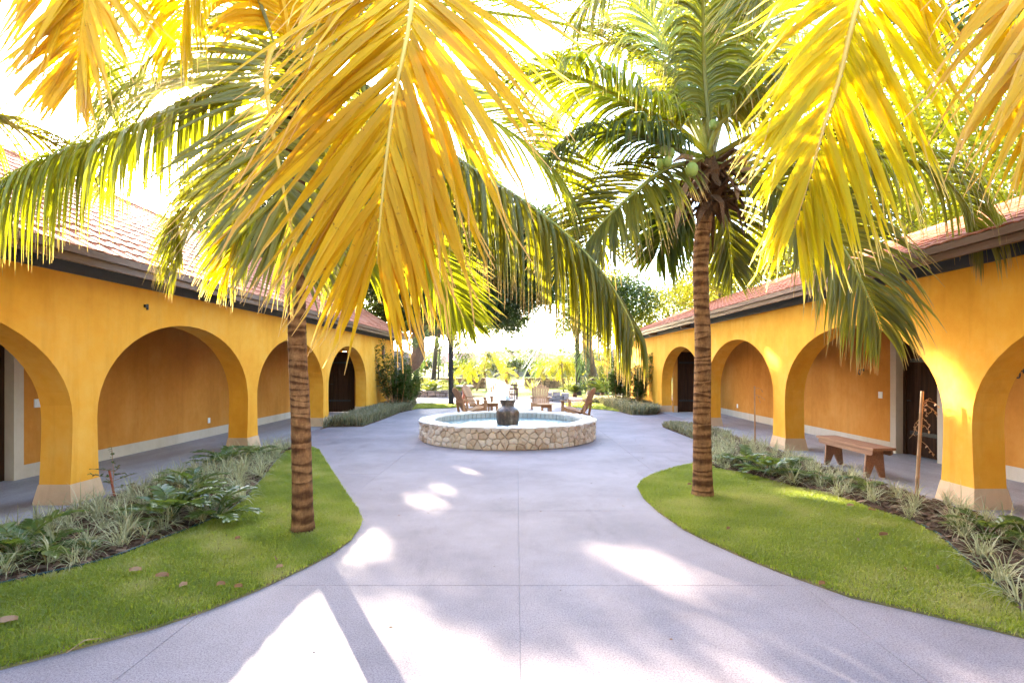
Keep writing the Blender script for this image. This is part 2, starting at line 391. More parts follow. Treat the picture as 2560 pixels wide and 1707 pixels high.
farR_lawn = xy([(1408, 1010), (1420, 1017.5), (1458.6, 1020.7), (1522, 1025.8), (1548, 1029), (1500, 1010), (1461, 1006)])
farR_bed = xy([(1458, 1007), (1500, 1011), (1548, 1029), (1578, 1037), (1607, 1038), (1641, 1036)])+[(5.08, 19.0), (5.0, 24.3), (3.2, 24.6)]
for nm, poly in (('lawn', lawnL), ('lawn', lawnR), ('lawn', farL_lawn), ('lawn', farR_lawn)):
    m = MB(); m.prism(poly, -.035, .014); struct(nm, m, 'turf_soil')
for poly in (bedL, bedR, farL_bed, farR_bed):
    m = MB(); m.prism(poly, -.04, .02); struct('planting_bed', m, 'mulch')
# terrazzo slabs, one object each, 8 mm joints
SX, SY, JT = 2.1, 2.05, .0022
m = MB()
x, y, e = SX/2-JT/2, SY/2-JT/2, .0015
k = m.verts([(-x, -y, -.0038), (x, -y, -.0038), (x, y, -.0038), (-x, y, -.0038), (-x, -y, -e), (x, -y, -e), (x, y, -e), (-x, y, -e), (-x+e, -y+e, 0), (x-e, -y+e, 0), (x-e, y-e, 0), (-x+e, y-e, 0)])
m.f += [(k+0, k+1, k+5, k+4), (k+1, k+2, k+6, k+5), (k+2, k+3, k+7, k+6), (k+3, k+0, k+4, k+7), (k+4, k+5, k+9, k+8), (k+5, k+6, k+10, k+9), (k+6, k+7, k+11, k+10), (k+7, k+4, k+8, k+11), (k+8, k+9, k+10, k+11)]
slab_me = m.mesh('paving_slab', 'terrazzo')
for i in range(-3, 3):
    for j in range(-3, 13):
        cx, cy = (i+.5)*SX+.02, (j+.5)*SY-.15
        if cy+SY/2 < 1.9 and abs(cx) > 99: continue
        gx, gy = np.meshgrid(np.linspace(cx-SX/2, cx+SX/2, 7), np.linspace(cy-SY/2, cy+SY/2, 9)); gx = gx.ravel(); gy = gy.ravel()
        cov = np.zeros(len(gx), bool)
        for poly in (lawnL, lawnR, bedL, bedR, farL_bed, farR_bed, farL_lawn, farR_lawn): cov |= in_poly(gx, gy, poly)
        if cov.all(): continue
        w = 1.0
        piece('paving_slab', slab_me, court, (cx, cy, R.uniform(-.0008, .0008)))
# gallery floors, cross path, garden path
for x0, x1 in ((LB-.2, -5.2), (5.15, RB+.35)):
    m = MB(); m.prism([(x0, -6), (x1, -6), (x1, 24), (x0, 24)], -.06, .004); struct('gallery_floor', m, 'gallery_floor')
m = MB(); m.prism([(-14, 25.9), (14, 25.9), (14, 28.6), (-14, 28.6)], -.08, -.002); struct('cross_path', m, 'terrazzo')
m = MB(); m.prism([(-1.75, 28.6), (.0, 28.6), (-.35, 45), (-1.9, 62), (-4.2, 80), (-5.6, 80), (-3.4, 62), (-2.1, 45)], -.08, -.01); struct('garden_path', m, 'far_path')

# ------------------------------------------------------------------ arcade buildings
def arch_line(ya, yb, zs=1.0, rise=1.27, n=26):
    c, a = (ya+yb)/2, (yb-ya)/2
    left = [(ya+d, z) for d, z in ((.045, 0.), (.038, .13), (.031, .25), (.018, .45), (.008, .66), (.002, .85))]
    arc = [(c-a*math.cos(PI*i/n), zs+rise*abs(math.sin(PI*i/n))**.97) for i in range(n+1)]
    right = [(2*c-y, z) for y, z in left[::-1]]
    return left+arc+right, len(left)
def arcade_wall(mb, X, dirx, opens, y0, y1, ztop):
    """court face at X, thickness TH going outward in dirx"""
    Xb = X+dirx*TH
    lines = [arch_line(a, b) for a, b in opens]
    def quad(pts):
        k = mb.verts(pts); mb.f.append(tuple(range(k, k+len(pts))))
    for Xf in (X, Xb):
        prev = [(y0, z) for _, z in lines[0][0][:lines[0][1]+1]]
        for (ln, nl), nxt in zip(lines+[(None, None)], opens+[None]):
            cur = ln[:nl+1] if ln else [(y1, z) for _, z in prev]
            for i in range(len(prev)-1):
                quad([(Xf, *prev[i]), (Xf, *cur[i]), (Xf, *cur[i+1]), (Xf, *prev[i+1])])
            quad([(Xf, *prev[-1]), (Xf, *cur[-1]), (Xf, cur[-1][0], ztop), (Xf, prev[-1][0], ztop)])
            if ln:
                arc = ln[nl:len(ln)-nl]
                for a, b in zip(arc[:-1], arc[1:]): quad([(Xf, *a), (Xf, *b), (Xf, b[0], ztop), (Xf, a[0], ztop)])
                prev = [(y, z) for y, z in ln[len(ln)-nl-1:]][::-1]
    for ln, nl in lines:
        for a, b in zip(ln[:-1], ln[1:]): quad([(X, *a), (Xb, *a), (Xb, *b), (X, *b)])
    for y in (y0, y1): quad([(X, y, 0), (Xb, y, 0), (Xb, y, ztop), (X, y, ztop)])
def plinth_mb(X, dirx, ya, yb, fl=.045, h=.235):
    """flared cream foot round a pier from ya to yb"""
    m = MB(); x0, x1 = sorted((X, X+dirx*TH)); p = .006
    g = .033
    m.hexa([(x0-fl, ya-fl-g, 0), (x1+fl, ya-fl-g, 0), (x1+fl, yb+fl+g, 0), (x0-fl, yb+fl+g, 0),
            (x0-p, ya-p-g, h), (x1+p, ya-p-g, h), (x1+p, yb+p+g, h), (x0-p, yb+p+g, h)]); return m
def tiles(root, ex, ez, rx, rz, y0, y1, nsolo):
    """courses of flat curved tiles from the eave (ex, ez) up to the ridge (rx, rz)"""
    L = math.hypot(rx-ex, rz-ez); ux, uz = (rx-ex)/L, (rz-ez)/L; s = 1 if rx > ex else -1
    W, E = .235, .29
    m = MB(); a = .222/2; l = .36
    vs = []
    for zz in (0, .016):
        for yy in (0, l):
            vs += [(-a, yy, zz), (-a*.5, yy, zz+.009), (a*.35, yy, zz+.011), (a, yy, zz-.002)]
    m.verts(vs)
    for i in range(3):
        m.f += [(8+i, 9+i, 13+i, 12+i), (i+1, i, i+4, i+5), (i, i+1, i+9, i+8)]
    m.f += [(0, 8, 12, 4), (3, 7, 15, 11), (4, 12, 13, 5), (5, 13, 14, 6), (6, 14, 15, 7)]
    me = m.mesh('roof_tile', 'roof_tile')
    ang = math.atan2(uz, abs(ux))
    # local x runs along the eave, local y up the slope, local z out of the roof
    X = Vector((0, -s, 0)); Y = Vector((ux, 0, uz)); Z = X.cross(Y)
    tilt = .045
    spots = []
    for i in range(int((L-.02)/E)+1):
        for j in range(int((y1-y0)/W)):
            u = i*E-.03; yy = y0+(j+.5)*W
            p = Vector((ex+ux*u, yy, ez+uz*u))+Z*.028
            spots.append((p, (p-Vector((0, 0, H))).length if p.y > 3.2 else 999+abs(p.y)))
    spots.sort(key=lambda q: q[1])
    rest = MB()
    for n, (p, d) in enumerate(spots):
        rx_ = R.uniform(-.012, .012); A = Matrix((X, Y, Z)).transposed().to_3x3() @ Matrix.Rotation(-tilt+rx_, 3, 'X') @ Matrix.Rotation(R.uniform(-.012, .012), 3, 'Z')
        if n < nsolo: piece('roof_tile', me, root, p+Z*R.uniform(0, .004), A.to_euler())
        else:
            k = len(rest.v); rest.verts([A @ Vector(v)+p for v in m.v]); rest.f += [tuple(k+i for i in f) for f in m.f]
    part('roof_tiles', rest, 'roof_tile', root, kind='stuff')
def door_unit(root, org, w, h, face, hinge=1):
    """plank door; org bottom centre, face 'y' looks towards -Y, 'x+' / 'x-' looks along X"""
    org = Vector(org)
    ax = {'y': (Vector((1, 0, 0)), Vector((0, 1, 0))), 'x-': (Vector((0, 1, 0)), Vector((1, 0, 0))), 'x+': (Vector((0, 1, 0)), Vector((-1, 0, 0)))}[face]
    U, D = ax
    def bx(u0, u1, d0, d1, z0, z1):
        m = MB(); m.hexa([org+U*a+D*b+Vector((0, 0, c)) for c in (z0, z1) for a, b in ((u0, d0), (u1, d0), (u1, d1), (u0, d1))]); return m
    dm = bx(-w/2+.07, w/2-.07, .03, .045, .012, h-.07); d = part('door', dm, 'door_wood', root)
    n = 5; pw = (w-.15)/n
    for i in range(n): part('plank', bx(-w/2+.075+i*pw+.003, -w/2+.075+(i+1)*pw-.003, .0, .028, .015, h-.08), 'door_wood', d)
    for z in (.38, h-.42): part('hinge_strap', bx(-w/2+.08, w/2-.16, -.012, -.001, z, z+.07), 'iron', d)
    for u0, u1, z0, z1 in ((-w/2, -w/2+.07, 0, h), (w/2-.07, w/2, 0, h), (-w/2+.07, w/2-.07, h-.07, h)):
        part('door_frame', bx(u0, u1, -.02, .06, z0, z1), 'door_wood', d)
    hm = MB(); p = org+U*hinge*(w/2-.16)+Vector((0, 0, 1.0)); hm.tube([p-D*.005, p-D*.06, p-D*.06-U*hinge*.1], .011, 6); part('handle', hm, 'iron', d)
def hook(root, X, Y, z, s):
    m = MB(); m.tube([(X, Y, z), (X-s*.05, Y, z+.004), (X-s*.09, Y, z-.002)], .009, 6)
    pts = [(X-s*.09, Y+.035*math.cos(a)*(1 if k < 9 else .9), z-.05+.045*math.sin(a)) for k, a in enumerate(np.linspace(PI/2, -1.25*PI, 14))]
    m.tube([(X-s*.09, Y, z-.002)]+pts[::-1][:0]+pts, .010, 6)
    m.tube([(X-s*.006, Y, z-.028), (X-s*.006, Y, z+.028)], .014, 6)
    part('hammock_hook', m, 'iron', root)
def plate(root, X, Y, z, s, w, h, name):
    m = MB(); x0, x1 = sorted((X, X-s*.012)); m.box((x0, Y-w/2, z-h/2), (x1, Y+w/2, z+h/2))
    x0, x1 = sorted((X-s*.011, X-s*.016)); m.box((x0, Y-w/4, z-h/5), (x1, Y+w/4, z+h/5)); part(name, m, 'white_plastic', root)

def arcade(label, s, X, XB, opens, y0, y1, wtop, ex, ez, rx, rz, ryend, door_y):
    """s = +1 right, -1 left"""
    root = thing('arcade_building', label, 'building', (X, 10, 0))
    m = MB(); arcade_wall(m, X, s, opens, y0, y1, wtop); part('arcade_wall', m, 'stucco', root)
    edges = [(opens[i][1], opens[i+1][0]) for i in range(len(opens)-1)]
    for a, b in edges: part('plinth', plinth_mb(X, s, a, b), 'plinth_cream', root)
    part('plinth', plinth_mb(X, s, opens[-1][1], y1-.04, .04), 'plinth_cream', root)
    # gallery back wall (with a door recess), cross wall with a door at the far end
    Xo = XB+s*.25
    dy0, dy1 = door_y; zt = 2.72
    def slab(name, ya, yb, za, zb, mt, x0=XB, x1=Xo):
        q = MB(); a, b = sorted((x0, x1)); q.box((a, ya, za), (b, yb, zb)); return part(name, q, mt, root)
    bd = .20
    for ya, yb in ((y0, dy0-.15), (dy1+.15, 18.9)):
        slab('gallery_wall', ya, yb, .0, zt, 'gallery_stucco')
        slab('baseboard', ya, yb, .0, bd, 'baseboard_cream', XB-s*.006, XB)
    for ya, yb in ((dy0-.15, dy0), (dy1, dy1+.15)): slab('door_surround', ya, yb, 0, 2.28, 'baseboard_cream', XB-s*.006, Xo)
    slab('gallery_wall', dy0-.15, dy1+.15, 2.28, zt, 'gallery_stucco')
    slab('door_surround', dy0, dy1, 2.13, 2.28, 'baseboard_cream', XB-s*.006, Xo)
    door_unit(root, (XB+s*.15, (dy0+dy1)/2, .006), dy1-dy0, 2.12, 'x-' if s > 0 else 'x+')
    # cross wall
    xi = X+s*TH; dw = 1.02; dc = xi+s*(.13+dw/2)
    def xw(xa, xb, za, zb, mt='gallery_stucco', ya=18.9, yb=19.1, nm='cross_wall'):
        q = MB(); a, b = sorted((xa, xb)); q.box((a, ya, za), (b, yb, zb)); part(nm, q, mt, root)
    xw(xi+s*.001, dc-s*dw/2, 0, zt); xw(dc+s*dw/2, XB+s*.249, 0, zt); xw(dc-s*dw/2, dc+s*dw/2, 2.17, zt)
    xw(xi+s*.001, dc-s*dw/2-s*.002, .006, .235, 'plinth_cream', 18.885, 18.9, 'baseboard')
    door_unit(root, (dc, 18.96, .006), dw, 2.15, 'y', s)
    # beam, ceiling, fascia, gutter, roof
    q = MB(); a, b = sorted((X-s*.035, X+s*TH)); q.box((a, y0, wtop), (b, y1, wtop+.2)); part('wall_plate', q, 'plate_beam', root)
    q = MB(); a, b = sorted((X+s*TH+s*.002, Xo+s*1.5)); q.box((a, y0, wtop+.01), (b, y1-.3, wtop+.05)); part('ceiling', q, 'ceiling_wood', root)
    sl = (rz-ez)/abs(rx-ex)
    q = MB()                                             # roof deck: two slopes and closed gables
    bx = rx+(rx-ex); t = .05
    prof = [(ex, ez-.0), (rx, rz), (bx, ez), (bx, ez-t), (rx, rz-t*1.1), (ex, ez-t)]
    k = q.verts([(px, yy, pz) for yy in (y0-.3, ryend) for px, pz in prof]); n = 6
    for i in range(n): q.f.append((k+i, k+(i+1) % n, k+n+(i+1) % n, k+n+i))
    q.f.append(tuple(k+i for i in range(n))); q.f.append(tuple(k+n+i for i in range(n))[::-1]); part('roof_deck', q, 'ceiling_wood', root)
    q = MB(); xr = bx-s*.9
    zx = lambda px: ez-t-.01+sl*(abs(px-ex) if abs(px-ex) < abs(rx-ex) else abs(bx-px))
    for yy in (y0+.01, y1-.31):                          # gable walls above the wall plate
        pr = [(X+s*.1, wtop+.2), (X+s*.1, zx(X+s*.1)), (rx, zx(rx)), (xr, zx(xr)), (xr, 0), (XB+s*.3, 0), (XB+s*.3, wtop+.2)]
        k = q.verts([(px, yy, pz) for px, pz in pr]+[(px, yy+.3, pz) for px, pz in pr]); n = len(pr)
        for i in range(n): q.f.append((k+i, k+(i+1) % n, k+n+(i+1) % n, k+n+i))
        q.f.append(tuple(k+i for i in range(n))); q.f.append(tuple(k+n+i for i in range(n))[::-1])
    a, b = sorted((xr-s*.2, xr)); q.box((a, y0+.32, 0), (b, y1-.32, zx(xr)-.02)); part('rear_wall', q, 'stucco', root)
    q = MB(); a, b = sorted((ex-s*.01, ex+s*.035)); q.box((a, y0-.3, ez-.155), (b, ryend, ez-.07)); part('fascia_board', q, 'fascia_wood', root)
    q = MB(); a, b = sorted((ex-s*.055, ex+s*.03)); q.box((a, y0-.3, ez-.068), (b, ryend+.01, ez+.012)); part('gutter_board', q, 'fascia_wood', root)
    q = MB(); a, b = sorted((ex+s*.037, X-s*.036)); k = q.verts([(px, yy, pz) for yy in (y0-.3, ryend-.02) for px, pz in ((ex+s*.037, ez-.12), (X-s*.036, ez-.12+.35*sl), (X-s*.036, ez-.10+.35*sl), (ex+s*.037, ez-.10))])
    for f in ((0, 1, 2, 3), (7, 6, 5, 4), (0, 4, 5, 1), (1, 5, 6, 2), (2, 6, 7, 3), (3, 7, 4, 0)): q.f.append(tuple(k+i for i in f))
    part('soffit', q, 'ceiling_wood', root)
    # bargeboard at the far gable, ridge caps
    q = MB(); q.bar((ex, ryend+.02, ez-.03), (rx, ryend+.02, rz-.03), .035, .14, (0, 0, 1)); part('bargeboard', q, 'fascia_wood', root)
    m = MB(); pr = [(.11*math.cos(a), .085*math.sin(a)) for a in np.linspace(-.25, PI+.25, 7)]
    vs = [(px, yy, pz) for yy, sc in ((0, 1), (.4, .9)) for px, pz in [(u*sc, v*sc) for u, v in pr]]; m.verts(vs)
    for i in range(6): m.f.append((i, i+1, i+8, i+7))
    m.f.append(tuple(range(7)))
    cap = m.mesh('ridge_tile', 'roof_tile')
    yy = y0
    while yy < ryend-.3: piece('ridge_tile', cap, root, (rx, yy, rz+.0)); yy += .36
    tiles(root, ex, ez, rx, rz, y0-.3, ryend, 300)
    # far wall lamp
    ly = 20.8 if s < 0 else 21.9
    q = MB(); a, b = sorted((X-s*.002, X-s*.07)); q.box((a, ly-.07, 1.95), (b, ly+.07, 2.45)); a, b = sorted((X-s*.07, X-s*.085)); q.box((a, ly-.055, 1.97), (b, ly+.055, 2.43)); part('wall_lamp', q, 'brown_lamp', root)
    return root
BL = arcade('yellow stucco arcade on the left with steep sunlit tile roof behind the golden palm', -1, LX, LB,
            [(-1.75, 2.1), (2.47, 6.30), (6.67, 10.41), (10.78, 14.48), (14.85, 18.6)], -2.6, 22.8, 2.72, -4.86, 2.93, -8.5, 5.16, 23.9, (6.55, 7.56))
BR = arcade('yellow stucco arcade on the right with low tile roof behind the wooden bench', 1, RX, RB,
            [(-2.0, 1.8), (2.22, 6.09), (6.5, 10.34), (10.8, 14.57), (14.98, 19.15)], -2.6, 24.6, 2.77, 4.85, 2.99, 7.5, 4.07, 25.4, (8.95, 9.93))
for Y in (15.9, 19.7):
    q = MB(); q.bar((RX-.0, Y, 2.86), (4.9, Y, 2.80), .07, .1); part('rafter', q, 'fascia_wood', BR)
hook(BR, RB, 10.85, 1.56, 1); hook(BR, RB, 7.42, 1.56, 1); hook(BR, RB, 18.3, 1.56, 1)
plate(BR, RB, 10.35, 1.075, 1, .11, .125, 'switch_plate'); plate(BR, RB, 17.06, .37, 1, .08, .12, 'wall_socket')
plate(BL, LB, 7.93, 1.08, -1, .11, .125, 'switch_plate'); plate(BL, LB, 12.35, .38, -1, .08, .12, 'wall_socket')
q = MB(); q.box((LX-.001, 7.50, 2.46), (LX+.03, 7.53, 2.50)); q.box((LX-.001, 7.55, 2.43), (LX+.02, 7.575, 2.51)); part('bracket_stub', q, 'iron', BL)

q = MB(); q.box((-5.2, -7.6, -.05), (5.15, -7.2, 5.4)); struct('added_bounce_wall', q, 'bounce_wall_stucco')  # unseen wall behind the camera, added to bounce warm light and block sky
q = MB(); q.box((-6.5, -7.19, 4.4), (6.5, -.6, 4.6)); struct('added_sky_blocker', q, 'ceiling_wood')  # made-up slab out of view, added to keep open sky off the near court
# rough stone walls closing the ends of both arcades
def vor_cells(seeds, lo, hi, wrap=None, nn=16):
    """2D Voronoi cells by half-plane clipping"""
    S = np.array(seeds); out = []
    for i, (sx, sy) in enumerate(seeds):
        dx = S[:, 0]-sx
        if wrap: dx = (dx+wrap/2) % wrap-wrap/2
        d2 = dx**2+(S[:, 1]-sy)**2; order = np.argsort(d2)[1:nn]
        x0, x1 = (sx-1, sx+1) if wrap else (lo[0], hi[0])
        poly = [(x0, lo[1]), (x1, lo[1]), (x1, hi[1]), (x0, hi[1])]
        for j in order:
            nx, ny = dx[j], S[j, 1]-sy; L2 = nx*nx+ny*ny; q = []
            f = [((px-sx)*nx+(py-sy)*ny)-L2/2 for px, py in poly]
            for k in range(len(poly)):
                a, b = poly[k], poly[(k+1) % len(poly)]; fa, fb = f[k], f[(k+1) % len(poly)]
                if fa <= 0: q.append(a)
                if fa*fb < 0: tt = fa/(fa-fb); q.append((a[0]+(b[0]-a[0])*tt, a[1]+(b[1]-a[1])*tt))
            poly = q
            if len(poly) < 3: break
        if len(poly) >= 3: out.append(poly)
    return out
def stone_mesh_pts(poly, gap, mapf, depth, proud):
    """stone block: polygon shrunk by gap, rounded front; mapf(u, v, d) -> world"""
    cx = sum(p[0] for p in poly)/len(poly); cy = sum(p[1] for p in poly)/len(poly)
    # drop tiny edges
    P2 = [p for k, p in enumerate(poly) if math.hypot(p[0]-poly[k-1][0], p[1]-poly[k-1][1]) > .012]
    if len(P2) < 3: P2 = poly
    n = len(P2); m = MB()
    def ring(g, d):
        r = []
        for px, py in P2:
            L = math.hypot(px-cx, py-cy); s = max(.2, (L-g)/L) if L > 0 else 1
            r.append(mapf(cx+(px-cx)*s, cy+(py-cy)*s, d))
        return m.verts(r)
    a = ring(gap, -depth); b = ring(gap, proud*.45); c = ring(gap+.016, proud); k = m.verts([mapf(cx+R.uniform(-.01, .01), cy+R.uniform(-.01, .01), proud+R.uniform(.002, .012))])
    for i in range(n):
        j = (i+1) % n; m.f += [(a+i, a+j, b+j, b+i), (b+i, b+j, c+j, c+i), (c+i, c+j, k)]
    return m
def jitter_seeds(w, h, dx, dz, j=.33):
    s = []; nr = max(1, round(h/dz)); 
    for r in range(nr):
        nc = max(1, round(w/dx))
        for c in range(nc): s.append(((c+.5+(r % 2)*.5*.9+R.uniform(-j, j))*w/nc, (r+.5+R.uniform(-j, j))*h/nr))
    return s
def end_wall(label, X, s, y0, y1, h):
    root = thing('stone_wall', label, 'wall', (X, y0, 0))
    m = MB(); a, b = sorted((X+s*.03, X+s*.42)); m.box((a, y0+.03, 0), (b, y1-.03, h-.03)); part('mortar_core', m, 'mortar', root)
    for poly in vor_cells(jitter_seeds(y1-y0, h, .21, .18), (0, 0), (y1-y0, h)):
        part('stone', stone_mesh_pts(poly, .006, lambda u, v, d: (X+s*.03-s*d, y0+u, v), .02, R.uniform(.02, .05)), 'grey_rock', root)
    for poly in vor_cells(jitter_seeds(.42, h, .2, .18), (0, 0), (.42, h)):
        part('stone', stone_mesh_pts(poly, .006, lambda u, v, d: (X+s*u, y1-.03+d, v), .02, R.uniform(.02, .05)), 'grey_rock', root)
    n = 14
    for i in range(n):
        a = y0+(y1-y0)*i/n; b = y0+(y1-y0)*(i+1)/n; m = MB(); x0, x1 = sorted((X-s*.03, X+s*.46))
        z = h-.03; e = R.uniform(.02, .06)
        m.hexa([(x0, a+.005, z), (x1, a+.005, z), (x1, b-.005, z), (x0, b-.005, z), (x0+.03, a+.02, z+e), (x1-.03, a+.02, z+e*1.2), (x1-.03, b-.02, z+e), (x0+.03, b-.02, z+e*.8)]); part('stone', m, 'grey_rock', root)
end_wall('rough grey stone end wall beyond the left arcade and its dark shrub', -5.3, -1, 22.85, 26.1, 2.32)
end_wall('rough grey stone end wall beyond the right arcade with sunlit top', 5.0, 1, 24.65, 28.0, 2.5)

# ================================================================== FOUNTAIN, JAR, FURNITURE
FX, FY, FR, FH = -.21, 12.3, 2.0, .43
ft = thing('stone_fountain', 'round low fountain basin of irregular cream stones in the middle of the courtyard', 'fountain', (FX, FY, 0))
m = MB(); n = 72
for r, z in ((FR-.03, 0), (FR-.03, FH-.02), (FR-.32, FH-.02), (FR-.32, .02)):
    m.verts([(FX+r*math.cos(2*PI*j/n), FY+r*math.sin(2*PI*j/n), z) for j in range(n)])
for i in range(3):
    for j in range(n): m.f.append((i*n+j, i*n+(j+1) % n, (i+1)*n+(j+1) % n, (i+1)*n+j))
part('mortar_core', m, 'mortar', ft)
circ = 2*PI*FR; rest = MB()
seeds = jitter_seeds(circ, FH, .165, .115, .36)
def cyl(u, v, d): a = u/FR-PI/2; return (FX+(FR-.03+d)*math.cos(a), FY+(FR-.03+d)*math.sin(a), v)
for poly in vor_cells(seeds, (0, 0), (circ, FH), wrap=circ):
    cx = sum(p[0] for p in poly)/len(poly); a = (cx/FR+PI) % (2*PI)-PI
    sm = stone_mesh_pts(poly, .006, cyl, .02, R.uniform(.022, .048))
    if abs(a) < 1.75: part('stone', sm, 'fountain_stone', ft)
    else:
        k = rest.verts(sm.v); rest.f += [tuple(k+i for i in f) for f in sm.f]
part('stones', rest, 'fountain_stone', ft, kind='stuff')
a = 0; nst = 46; bounds = []
while a < 2*PI-.06: bounds.append(a); a += R.uniform(.10, .18)
for i, a0 in enumerate(bounds):                          # rough coping: irregular cap stones, inner and outer halves
    a1 = bounds[i+1] if i+1 < len(bounds) else 2*PI
    split = R.uniform(-.2, -.1)
    for r0, r1 in ((-.335, split), (split, .03)):
        m = MB(); g = .005/FR; z0 = FH-.03; e = R.uniform(.015, .04); na = 3; nr = 3
        k = len(m.v)
        for lev in range(2):
            for ia in range(na+1):
                for ir in range(nr+1):
                    aa = a0+g+(a1-a0-2*g)*ia/na; rr = FR+r0+.005+(r1-r0-.01)*ir/nr
                    if ir == nr and r1 > 0: rr += R.uniform(-.018, .018)
                    edge = ia in (0, na) or ir in (0, nr)
                    zz = z0 if lev == 0 else FH-.005+(e*.4 if edge else e)+R.uniform(-.006, .006)
                    m.verts([(FX+rr*math.cos(aa), FY+rr*math.sin(aa), zz)])
        q = (na+1)*(nr+1)
        for ia in range(na):
            for ir in range(nr):
                b = ia*(nr+1)+ir; m.f.append((q+b, q+b+1, q+b+nr+2, q+b+nr+1))
        loop = [ir for ir in range(nr+1)]+[ia*(nr+1)+nr for ia in range(1, na+1)]+[na*(nr+1)+ir for ir in range(nr-1, -1, -1)]+[ia*(nr+1) for ia in range(na-1, 0, -1)]
        for x, y in zip(loop, loop[1:]+loop[:1]): m.f.append((x, y, q+y, q+x))
        part('coping_stone', m, 'coping_stone', ft)
# pale glazed tiles lining the inside
nt = 84; tm = MB(); r0 = FR-.335
for i in range(nt):
    for z0, z1, mt in ((.305, .405, 'pool_tile'), (.20, .30, 'pool_tile')):
        if z0 < .25 and i % 1: continue
        a0 = 2*PI*i/nt+.006; a1 = 2*PI*(i+1)/nt-.006; m = MB()
        m.hexa([(FX+r*math.cos(a), FY+r*math.sin(a), z) for z in (z0, z1) for r, a in ((r0-.012, a0), (r0-.012, a1), (r0+.012, a1), (r0+.012, a0))])
        if z0 > .25: part('lining_tile', m, mt, ft)
        else: k = tm.verts(m.v); tm.f += [tuple(k+j for j in f) for f in m.f]
part('lower_tiles', tm, 'pool_floor', ft)
m = MB(); m.prism([(FX+(r0)*math.cos(2*PI*j/64), FY+(r0)*math.sin(2*PI*j/64)) for j in range(64)], .01, .05); part('basin_floor', m, 'pool_floor', ft)
m = MB(); rings = [0]+list(np.linspace(.1, r0-.012, 26)); nn = 96                  # rippled water sheet
m.verts([(FX, FY, .31)])
for r in rings[1:]:
    m.verts([(FX+r*math.cos(2*PI*j/nn), FY+r*math.sin(2*PI*j/nn), .305+(.011*math.sin(r*26-1.0)*math.exp(-r*.7)+.003*math.sin(9*j/nn*2*PI+r*7)*(r < r0-.05))) for j in range(nn)])
for j in range(nn): m.f.append((0, 1+j, 1+(j+1) % nn))
for i in range(len(rings)-2):
    for j in range(nn):
        a = 1+i*nn+j; b = 1+i*nn+(j+1) % nn; m.f.append((a, a+nn, b+nn, b))
part('water', m, 'water', ft, smooth=True)
jar = thing('water_jar', 'brown glazed pottery jar bubbling water inside the round stone fountain', 'jar', (FX, FY, .05))
m = MB(); m.lathe((FX, FY, 0), [(.01, .05), (.19, .05), (.215, .12), (.245, .28), (.262, .40), (.272, .50), (.268, .575), (.245, .635), (.20, .675), (.165, .70), (.150, .725), (.147, .745), (.160, .785), (.182, .835), (.186, .855), (.178, .862), (.160, .845), (.14, .80), (.14, .77)], 40)
part('jar_body', m, 'urn_glaze', jar, smooth=True)
m = MB(); m.lathe((FX, FY, 0), [(.001, .852), (.10, .853), (.166, .849)], 28); part('jar_water', m, 'water', jar, smooth=True)
m = MB()
for k in range(7):
    a = k*2.4; r = .018 if k else 0; h = (.15 if k == 0 else R.uniform(.06, .12))
    m.tube([(FX+r*math.cos(a), FY+r*math.sin(a), .84), (FX+r*1.6*math.cos(a), FY+r*1.6*math.sin(a), .84+h*.5), (FX+r*2*math.cos(a), FY+r*2*math.sin(a), .84+h*.85), (FX+r*2.1*math.cos(a), FY+r*2.1*math.sin(a), .84+h)], [.034, .024, .018, .004], 7, jit=.15)
part('water_jet', m, 'water_foam', jar, smooth=True)

def adirondack():
    """garden chair with fanned back facing local -Y, origin on the ground under its middle"""
    t = thing('garden_chair', 'x', 'chair')
    for k in range(6):                                   # seat slats, sloping down to the back
        y = -.33+k*.095; z = .375-(y+.33)*.24; m = MB(); m.bar((-.27, y, z), (.27, y, z), .085, .02, (0, .23, 1)); part('seat_slat', m, 'teak', t)
    for k in range(7):                                   # fanned back slats with a rounded top
        u = (k-3)/3; L = .82-.11*u*u; b = Vector((u*.20, .20, .24)); d = Vector((u*.10, .40, .86)).normalized()
        m = MB(); m.bar(b, b+d*L*.97, .062, .018, (0, -1, .45), .082, .018)
        e = b+d*L*.97; m.bar(e, e+d*.035, .08, .018, (0, -1, .45), .045, .018); part('back_slat', m, 'teak', t)
    for s in (-1, 1):
        m = MB(); m.bar((s*.30, -.36, .0), (s*.30, -.36, .57), .09, .028, (1, 0, 0)); part('front_leg', m, 'teak', t)
        m = MB(); m.bar((s*.27, -.40, .37), (s*.27, .42, .03), .028, .11, (0, 0, 1)); part('side_rail', m, 'teak', t)
        m = MB(); m.bar((s*.335, -.45, .585), (s*.31, .10, .59), .14, .022, (0, 0, 1)); m.bar((s*.31, .10, .59), (s*.29, .37, .588), .13, .022, (0, 0, 1), .06, .022); part('armrest', m, 'teak', t)
        m = MB(); m.bar((s*.27, .37, .575), (s*.27, .28, .07), .07, .025, (1, 0, 0)); part('rear_leg', m, 'teak', t)
        m = MB(); m.bar((s*.30, -.335, .57), (s*.30, -.335, .42), .03, .07, (0, 1, 0), .03, .015); part('arm_bracket', m, 'teak', t)
    m = MB(); m.bar((-.33, .375, .555), (.33, .375, .555), .03, .085, (0, 0, 1)); part('back_brace', m, 'teak', t)
    m = MB(); m.bar((-.24, .215, .30), (.24, .215, .30), .03, .07, (0, 0, 1)); part('lower_brace', m, 'teak', t)
    m = MB(); m.bar((-.285, -.385, .33), (.285, -.385, .33), .022, .09, (0, 0, 1)); part('seat_apron', m, 'teak', t)
    return t
ch = adirondack(); ch['group'] = 'wooden garden chairs behind the fountain'
